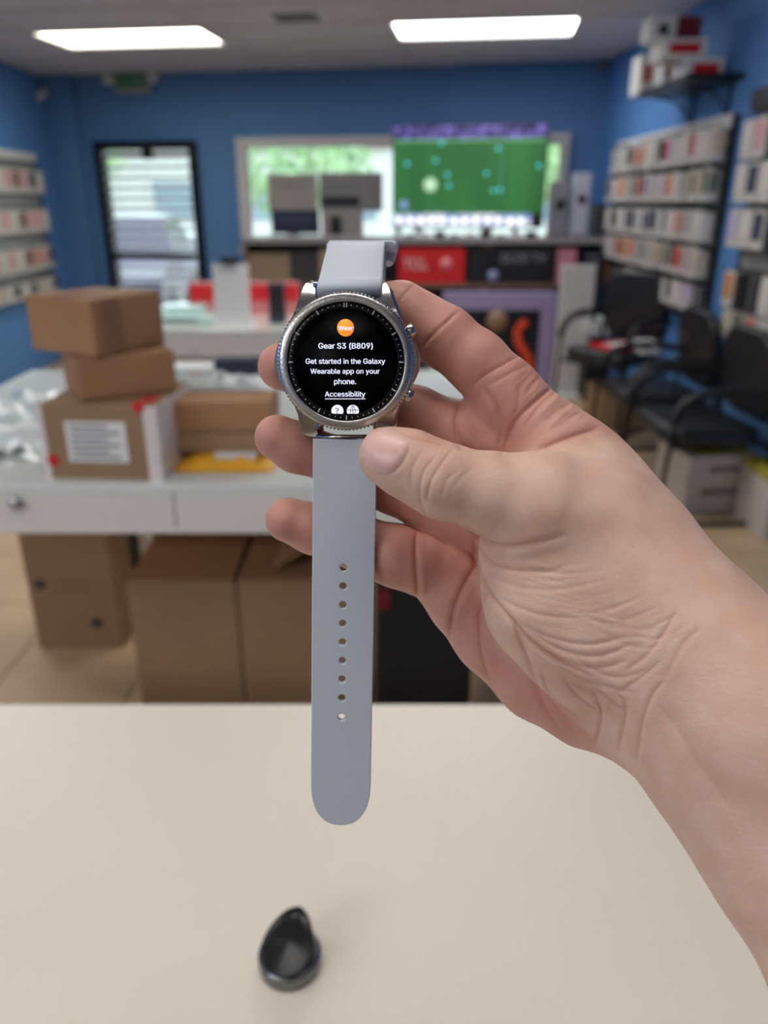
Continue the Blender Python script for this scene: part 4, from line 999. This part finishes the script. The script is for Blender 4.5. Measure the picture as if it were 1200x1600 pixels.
ARL = [node(985, 1105, 256, 15), node(1052, 1128, 248, 18.5), node(1140, 1225, 237, 20), node(1222, 1330, 226, 21.5), (137, -138, -205, 25), (210, -225, -172, 34), (262, -285, -145, 40)]
def sdf(P_, parts=False):
    fi, fm, fr_, fp = chain(P_, IDX, 4), chain(P_, MID, 3), chain(P_, RNG, 3), chain(P_, PNK, 3)
    fg = smin(smin(fm, fr_, 1.2), smin(fp, fi, 1.2), 1.2)
    pk2 = chain(P_, PK2, 3)
    fg = smin(fg, pk2, 2.2)
    uln = chain(P_, ULN, 6)
    uln = smin(uln, fg, 3.0)
    web = smin(seg(P_, node(800, 640, 281, 12), node(745, 680, 286, 11)), seg(P_, node(860, 720, 276, 16), node(800, 700, 284, 12)), 6)
    palm = smin(seg(P_, node(840, 760, 284, 15), node(960, 900, 276, 20)), seg(P_, node(800, 900, 285, 13), node(960, 1000, 272, 20)), 10)
    dor = smin(chain(P_, DOR, 10), palm, 8)
    U = smin(smin(uln, web, 5), dor, 5)
    th = chain(P_, THB, 5); tn = smin(chain(P_, THN, 10), chain(P_, TH2, 10), 9)
    A = smin(th, tn, 5)
    hand = smin(A, U, 1.0)
    hand = np.where(False, hand, hand)
    # blend the radial side of the thumb base smoothly into the back of the hand
    ad = smin(tn, dor, 14)
    hand = smin(hand, ad, 3)
    arm = smin(chain(P_, ARU, 10), chain(P_, ARL, 10), 22)
    tot = smin(hand, arm, 9)
    if parts: return tot, np.minimum(fg, uln), np.minimum(A, arm)
    return tot
res = .55
lo3 = np.array([-52, -325, -318], np.float32); hi3 = np.array([305, 108, -118], np.float32)
cst = 4; cr = res*cst
nc = np.ceil((hi3-lo3)/cr).astype(int)
gx, gy, gz = [lo3[i]+cr*np.arange(nc[i]) for i in range(3)]
G = np.stack(np.meshgrid(gx, gy, gz, indexing='ij'), -1).reshape(-1, 3).astype(np.float32)
Dc = sdf(G).reshape(nc)
near = np.abs(Dc) < cr*1.35
Dn = np.repeat(np.repeat(np.repeat(Dc, cst, 0), cst, 1), cst, 2).astype(np.float32)
mk = np.zeros_like(near)
idx = np.argwhere(near)
for dxx in (-1, 0, 1):
    for dyy in (-1, 0, 1):
        for dzz in (-1, 0, 1):
            q = idx+[dxx, dyy, dzz]; ok = ((q >= 0) & (q < nc)).all(1); q = q[ok]; mk[q[:, 0], q[:, 1], q[:, 2]] = True
mk &= np.abs(Dc) < cr*2.2
mf = np.repeat(np.repeat(np.repeat(mk, cst, 0), cst, 1), cst, 2)
pts = np.argwhere(mf)
for k_ in range(0, len(pts), 1500000):
    q = pts[k_:k_+1500000]; Dn[q[:, 0], q[:, 1], q[:, 2]] = sdf((lo3+q*res).astype(np.float32))
# surface nets
ins = Dn < 0
c8 = [(a, b, c) for a in (0, 1) for b in (0, 1) for c in (0, 1)]
sh0 = np.array(Dn.shape)-1
cnt = np.zeros(sh0, np.int8)
for a, b, c in c8: cnt += ins[a:a+sh0[0], b:b+sh0[1], c:c+sh0[2]]
cells = np.argwhere((cnt > 0) & (cnt < 8))
vid = -np.ones(sh0, np.int64); vid[cells[:, 0], cells[:, 1], cells[:, 2]] = np.arange(len(cells))
acc = np.zeros((len(cells), 3)); num = np.zeros(len(cells))
for a in c8:
    for ax in range(3):
        if a[ax] == 1: continue
        b = list(a); b[ax] = 1
        da = Dn[cells[:, 0]+a[0], cells[:, 1]+a[1], cells[:, 2]+a[2]]; db = Dn[cells[:, 0]+b[0], cells[:, 1]+b[1], cells[:, 2]+b[2]]
        cr_ = (da < 0) != (db < 0); t_ = np.where(cr_, da/np.where(cr_, da-db, 1), 0)
        pos = np.array(a, float)[None, :].repeat(len(cells), 0); pos[:, ax] += t_
        acc += pos*cr_[:, None]; num += cr_
V = lo3+(cells+acc/num[:, None])*res
F = []
for ax in range(3):
    o1, o2 = (ax+1) % 3, (ax+2) % 3
    sl_a = [slice(None)]*3; sl_b = [slice(None)]*3; sl_a[ax] = slice(0, -1); sl_b[ax] = slice(1, None)
    A_, B_ = ins[tuple(sl_a)], ins[tuple(sl_b)]
    for flip in (False, True):
        e = np.argwhere((A_ & ~B_) if not flip else (~A_ & B_))
        e = e[(e[:, o1] > 0) & (e[:, o2] > 0) & (e[:, o1] < sh0[o1]) & (e[:, o2] < sh0[o2]) & (e[:, ax] < sh0[ax])]
        u1_ = np.zeros(3, int); u1_[o1] = 1; u2_ = np.zeros(3, int); u2_[o2] = 1
        q = [e, e-u1_, e-u1_-u2_, e-u2_]; ids = [vid[t_[:, 0], t_[:, 1], t_[:, 2]] for t_ in q]
        if flip: ids = ids[::-1]
        F.append(np.stack(ids, 1))
F = np.concatenate(F)
F = F[(F >= 0).all(1)]
def grad(Pp, e=.4):
    g = np.zeros_like(Pp)
    for ax in range(3):
        d = np.zeros(3); d[ax] = e
        g[:, ax] = sdf((Pp+d).astype(np.float32))-sdf((Pp-d).astype(np.float32))
    return g/np.maximum(np.linalg.norm(g, axis=1, keepdims=True), 1e-6)
N = grad(V)
_, dU, dA = sdf(V.astype(np.float32), True)
flush = np.clip(.5+(dA-dU)/14, 0, 1)
PXv = 600+1200*V[:, 0]/-V[:, 2]; PYv = 800-1200*V[:, 1]/-V[:, 2]
tocam = -V/np.linalg.norm(V, axis=1, keepdims=True)
face = np.clip((N*tocam).sum(1)*4, 0, 1)
# creases: (depth mm, width px, points)
CRS = [
 (.50, 2.6, [(707, 702), (687, 728), (671, 758), (667, 782)]), (.45, 2.4, [(684, 710), (662, 738), (656, 765), (659, 790), (670, 812)]),
 (.30, 2.4, [(659, 706), (644, 733), (642, 762)]), (.30, 2.6, [(715, 736), (697, 752), (690, 776)]), (.18, 3, [(742, 730), (722, 744), (710, 760)]), (.2, 2.2, [(695, 706), (676, 730), (664, 752)]),
 (1.3, 4.5, [(733, 826), (743, 838), (762, 849), (797, 854), (835, 848), (880, 837)]), (.8, 3.5, [(750, 850), (760, 874), (790, 889), (840, 893), (880, 890)]),
 (.40, 3.2, [(770, 925), (800, 945), (850, 962), (900, 966)]), (.5, 3.2, [(800, 965), (840, 988), (885, 1003), (930, 1006), (980, 994)]),
 (.55, 3.2, [(825, 985), (862, 1008), (900, 1022), (940, 1024), (985, 1008)]), (.4, 3.2, [(850, 1016), (890, 1036), (935, 1044), (980, 1032)]),
 (.3, 3, [(765, 900), (800, 915), (850, 922), (900, 920)]), (.45, 3.2, [(870, 1040), (915, 1064), (960, 1076), (990, 1082)]), (.4, 3, [(900, 1030), (940, 1052), (975, 1058), (1010, 1046)]),
 (1.2, 3.6, [(652, 828), (650, 860), (651, 900), (654, 934)]), (1.5, 4.5, [(746, 880), (724, 918), (708, 955), (700, 1002)]), (.8, 5, [(760, 922), (750, 965), (752, 1020), (766, 1066)]),
 (1.1, 5, [(800, 968), (820, 1022), (838, 1074), (856, 1115), (876, 1140)]), (.6, 4.5, [(846, 1045), (858, 1087), (886, 1125), (932, 1158)]), (.7, 3.5, [(925, 1078), (940, 1115), (930, 1162)]),
 (.6, 4, [(880, 1060), (905, 1090), (935, 1110)]), (.6, 3.5, [(966, 1085), (978, 1108), (966, 1176)]), (.6, 4, [(1036, 1065), (1020, 1085), (1004, 1127), (995, 1192)]), (.35, 4, [(1040, 1060), (1065, 1010), (1094, 982)]),
 (.4, 3.5, [(975, 1050), (1012, 1022), (1040, 985), (1056, 955)]), (.4, 3.5, [(960, 1085), (1000, 1060), (1030, 1035)]), (.5, 3.2, [(930, 1075), (958, 1098), (975, 1112)]),
 (1.4, 3.5, [(741, 843), (744, 880), (762, 922), (793, 962), (825, 996), (868, 1030), (923, 1056)]), (.35, 2.2, [(641, 690), (636, 711), (624, 730), (608, 741), (590, 741), (574, 735)]),
 (.6, 26, [(1024, 1098), (1060, 1145), (1100, 1205), (1150, 1280)]),
 (.55, 2.6, [(650, 443), (636, 456), (625, 470), (620, 486)]), (.6, 2.8, [(720, 484), (700, 501), (678, 520), (658, 545)]), (.4, 2.5, [(708, 492), (690, 512), (672, 530)]),
 (.55, 3.2, [(815, 553), (785, 571), (752, 590), (738, 606)]), (.35, 3, [(835, 566), (800, 582), (770, 600)]),
 (1.3, 5.5, [(872, 598), (840, 625), (808, 655), (790, 690), (784, 712)]), (1.1, 4.5, [(718, 632), (712, 655), (714, 680), (722, 702)]), (.8, 5, [(758, 606), (774, 635), (782, 668), (780, 700)]),
 (.5, 4, [(812, 602), (811, 628), (802, 650)]), (.7, 5, [(734, 640), (742, 668), (746, 700)]), (.5, 3.5, [(880, 606), (856, 622), (836, 642), (820, 668)]), (.5, 4, [(897, 628), (872, 640), (850, 662)]),
 (1.3, 5, [(935, 668), (905, 677), (870, 690), (840, 703)]), (.4, 3, [(842, 590), (862, 600), (880, 618)]), (.4, 3.5, [(905, 645), (885, 655), (865, 675)]), (.3, 2.5, [(850, 580), (835, 598), (822, 616)]), (.3, 2.5, [(890, 610), (872, 624)]), (.3, 2.5, [(912, 630), (896, 640)]),
 (.5, 3.5, [(612, 668), (650, 684), (700, 694)]), (.35, 3.5, [(600, 826), (594, 860), (598, 896)]), (.35, 3, [(470, 560), (462, 590)]),
]
rs = np.random.RandomState(4)
for q in range(26):   # fine skin folds across the ball of the thumb
    t_ = q/26; x0 = 800+190*t_+rs.uniform(-10, 10); y0 = 880+130*t_*1.0+rs.uniform(-20, 20)
    CRS.append((.12+.1*rs.rand(), 2.4, [(x0, y0), (x0+45, y0+14-6*t_), (x0+95, y0+12-30*t_)]))
for q in range(22):   # fine folds over the index knuckle side
    x0 = 815+5*q+rs.uniform(-4, 4); y0 = 568+4.6*q+rs.uniform(-4, 4)
    CRS.append((.12+.08*rs.rand(), 2.0, [(x0, y0), (x0-16, y0+14), (x0-34, y0+34)]))
disp = np.zeros(len(V)); 
from math import ceil
for dep, wd, pl in CRS:
    pl = np.array([tuple(p)[:2] for p in smooth_path([(x, y, 0) for x, y in pl], 5)])
    x0, y0 = pl.min(0)-6*wd; x1, y1 = pl.max(0)+6*wd
    sel = np.where((PXv > x0) & (PXv < x1) & (PYv > y0) & (PYv < y1) & (face > 0))[0]
    if not len(sel): continue
    P2 = np.stack([PXv[sel], PYv[sel]], 1); best = np.full(len(sel), 1e9); par = np.zeros(len(sel)); m_ = len(pl)-1
    for i in range(m_):
        a, b = pl[i], pl[i+1]; ba = b-a; h = np.clip(((P2-a)@ba)/max(1e-9, ba@ba), 0, 1)
        d = np.linalg.norm(P2-a-h[:, None]*ba, axis=1); up_ = d < best; best[up_] = d[up_]; par[up_] = (i+h[up_])/m_
    tap = np.clip(np.minimum(par, 1-par)*5+.25, 0, 1)
    pr = -np.exp(-np.sqrt(best**2+.6)/(.62*wd))*1.15+.16*np.exp(-((best-2.6*wd)/(1.5*wd))**2)
    disp[sel] += dep*tap*pr*face[sel]; flush[sel] += .5*min(1, dep)*tap*np.exp(-(best/(.9*wd))**2)*face[sel]*(wd < 10)
# soft lumps of muscle and bone
def lump(px, py, rad, h):
    global disp
    disp += h*np.exp(-(((PXv-px)**2+(PYv-py)**2)/rad**2))*face
lump(850, 800, 45, 1.0); lump(935, 920, 90, .5); lump(1110, 1160, 60, .8)
V2 = V+N*disp[:, None]
def flush_at(px, py, rad, h):
    global flush
    flush = flush+h*np.exp(-(((PXv-px)**2+(PYv-py)**2)/rad**2))
for a in ((410, 570, 45, .5), (410, 690, 50, .6), (425, 810, 45, .6), (760, 560, 60, .35), (690, 660, 60, .4), (700, 900, 70, .4), (850, 1080, 80, .25), (900, 640, 60, -.35), (860, 610, 50, -.2), (840, 900, 100, -.3), (980, 760, 120, -.3)): flush_at(*a)
flush = np.clip(flush, 0, 1.2)
me = bpy.data.meshes.new('hand')
me.vertices.add(len(V2)); me.vertices.foreach_set('co', V2.astype(np.float32).ravel())
me.loops.add(len(F)*4); me.loops.foreach_set('vertex_index', F.ravel().astype(np.int32))
me.polygons.add(len(F)); me.polygons.foreach_set('loop_start', np.arange(0, len(F)*4, 4, dtype=np.int32))
try: me.polygons.foreach_set('loop_total', np.full(len(F), 4, np.int32))
except Exception: pass
me.update(calc_edges=True); me.validate()
me.polygons.foreach_set('use_smooth', [True]*len(me.polygons))
at = me.attributes.new('flush', 'FLOAT', 'POINT'); at.data.foreach_set('value', flush.astype(np.float32))
print('hand verts', len(V2), 'faces', len(F))
def skin_mat():
    m = bpy.data.materials.new('skin'); m.use_nodes = True; nt = m.node_tree; b = nt.nodes['Principled BSDF']
    at_ = nt.nodes.new('ShaderNodeAttribute'); at_.attribute_name = 'flush'
    mx = nt.nodes.new('ShaderNodeMix'); mx.data_type = 'RGBA'; mx.inputs[6].default_value = C(220, 184, 162); mx.inputs[7].default_value = C(202, 146, 130)
    nt.links.new(at_.outputs['Fac'], mx.inputs[0])
    tc = nt.nodes.new('ShaderNodeTexCoord'); n1 = nt.nodes.new('ShaderNodeTexNoise'); n1.inputs['Scale'].default_value = .09; n1.inputs['Detail'].default_value = 6
    nt.links.new(tc.outputs['Object'], n1.inputs['Vector'])
    hs = nt.nodes.new('ShaderNodeMix'); hs.data_type = 'RGBA'; hs.blend_type = 'MULTIPLY'; hs.inputs[0].default_value = .5
    rp = nt.nodes.new('ShaderNodeValToRGB'); rp.color_ramp.elements[0].position = .35; rp.color_ramp.elements[0].color = (.80, .66, .60, 1); rp.color_ramp.elements[1].position = .65; rp.color_ramp.elements[1].color = (1, 1, 1, 1)
    nt.links.new(n1.outputs['Fac'], rp.inputs[0]); nt.links.new(mx.outputs[2], hs.inputs[6]); nt.links.new(rp.outputs[0], hs.inputs[7]); nt.links.new(hs.outputs[2], b.inputs['Base Color'])
    b.inputs['Roughness'].default_value = .48; b.inputs['Specular IOR Level'].default_value = .4
    b.inputs['Subsurface Weight'].default_value = .15; b.inputs['Subsurface Radius'].default_value = (1.0, .35, .2); b.inputs['Subsurface Scale'].default_value = .0035
    vo = nt.nodes.new('ShaderNodeTexVoronoi'); vo.inputs['Scale'].default_value = 1.3; vo.feature = 'DISTANCE_TO_EDGE'
    n2 = nt.nodes.new('ShaderNodeTexNoise'); n2.inputs['Scale'].default_value = .5; n2.inputs['Detail'].default_value = 7
    mp = nt.nodes.new('ShaderNodeMapping'); mp.inputs['Rotation'].default_value = (0, 0, .6); mp.inputs['Scale'].default_value = (1, 2.2, 1)
    nt.links.new(tc.outputs['Object'], mp.inputs[0]); nt.links.new(mp.outputs[0], vo.inputs['Vector']); nt.links.new(mp.outputs[0], n2.inputs['Vector'])
    ad = nt.nodes.new('ShaderNodeMath'); ad.operation = 'ADD'; nt.links.new(vo.outputs['Distance'], ad.inputs[0]); nt.links.new(n2.outputs['Fac'], ad.inputs[1])
    bp = nt.nodes.new('ShaderNodeBump'); bp.inputs['Strength'].default_value = .35; bp.inputs['Distance'].default_value = .0004
    nt.links.new(ad.outputs[0], bp.inputs['Height']); nt.links.new(bp.outputs[0], b.inputs['Normal'])
    return m
M_skin = skin_mat(); me.materials.append(M_skin)
hd = link('person', me); tag(hd, 'bare right hand and forearm reaching in from the right, thumb pinching the watch strap', 'person')
hd.matrix_world = CM @ Matrix.Scale(S, 4)
# thumb nail laid on the surface by marching to it
M_nail = mat('nail', C(224, 180, 168), .36)
nail_out = [(568.5, 712), (567.5, 696), (572, 682), (584, 671), (601, 668), (620, 675), (634, 686), (639, 693), (633, 711), (622, 728), (608, 738), (592, 737), (578, 732), (571, 724)]
nail_out = [tuple(p)[:2] for p in smooth_path([(x, y, 0) for x, y in nail_out+[nail_out[0]]], 4)][:-1]
cxn, cyn = 602, 704; NR = 9; pts = [(cxn, cyn, 0)]
for k_ in range(1, NR+1):
    for x, y in nail_out: pts.append((cxn+(x-cxn)*k_/NR, cyn+(y-cyn)*k_/NR, k_/NR))
pa = np.array(pts); dirs = np.stack([(pa[:, 0]-600)/1200, (800-pa[:, 1])/1200, -np.ones(len(pa))], 1)
t_ = np.full(len(pa), 232.0)
for _ in range(60): t_ += sdf((dirs*t_[:, None]).astype(np.float32))*.9*(1)
t_ = np.minimum(t_, 262)
hgt = .72*(1-pa[:, 2]**6)+.02
Vn = dirs*t_[:, None]; Nn = grad(Vn); Vn = Vn+Nn*hgt[:, None]
m_ = len(nail_out); f = [(0, 1+(i+1) % m_, 1+i) for i in range(m_)]
for k_ in range(NR-1):
    for i in range(m_):
        j = (i+1) % m_; f.append((1+k_*m_+i, 1+k_*m_+j, 1+(k_+1)*m_+j, 1+(k_+1)*m_+i))
link('fingernail', pymesh('nail', Vn, f, M_nail), hd)
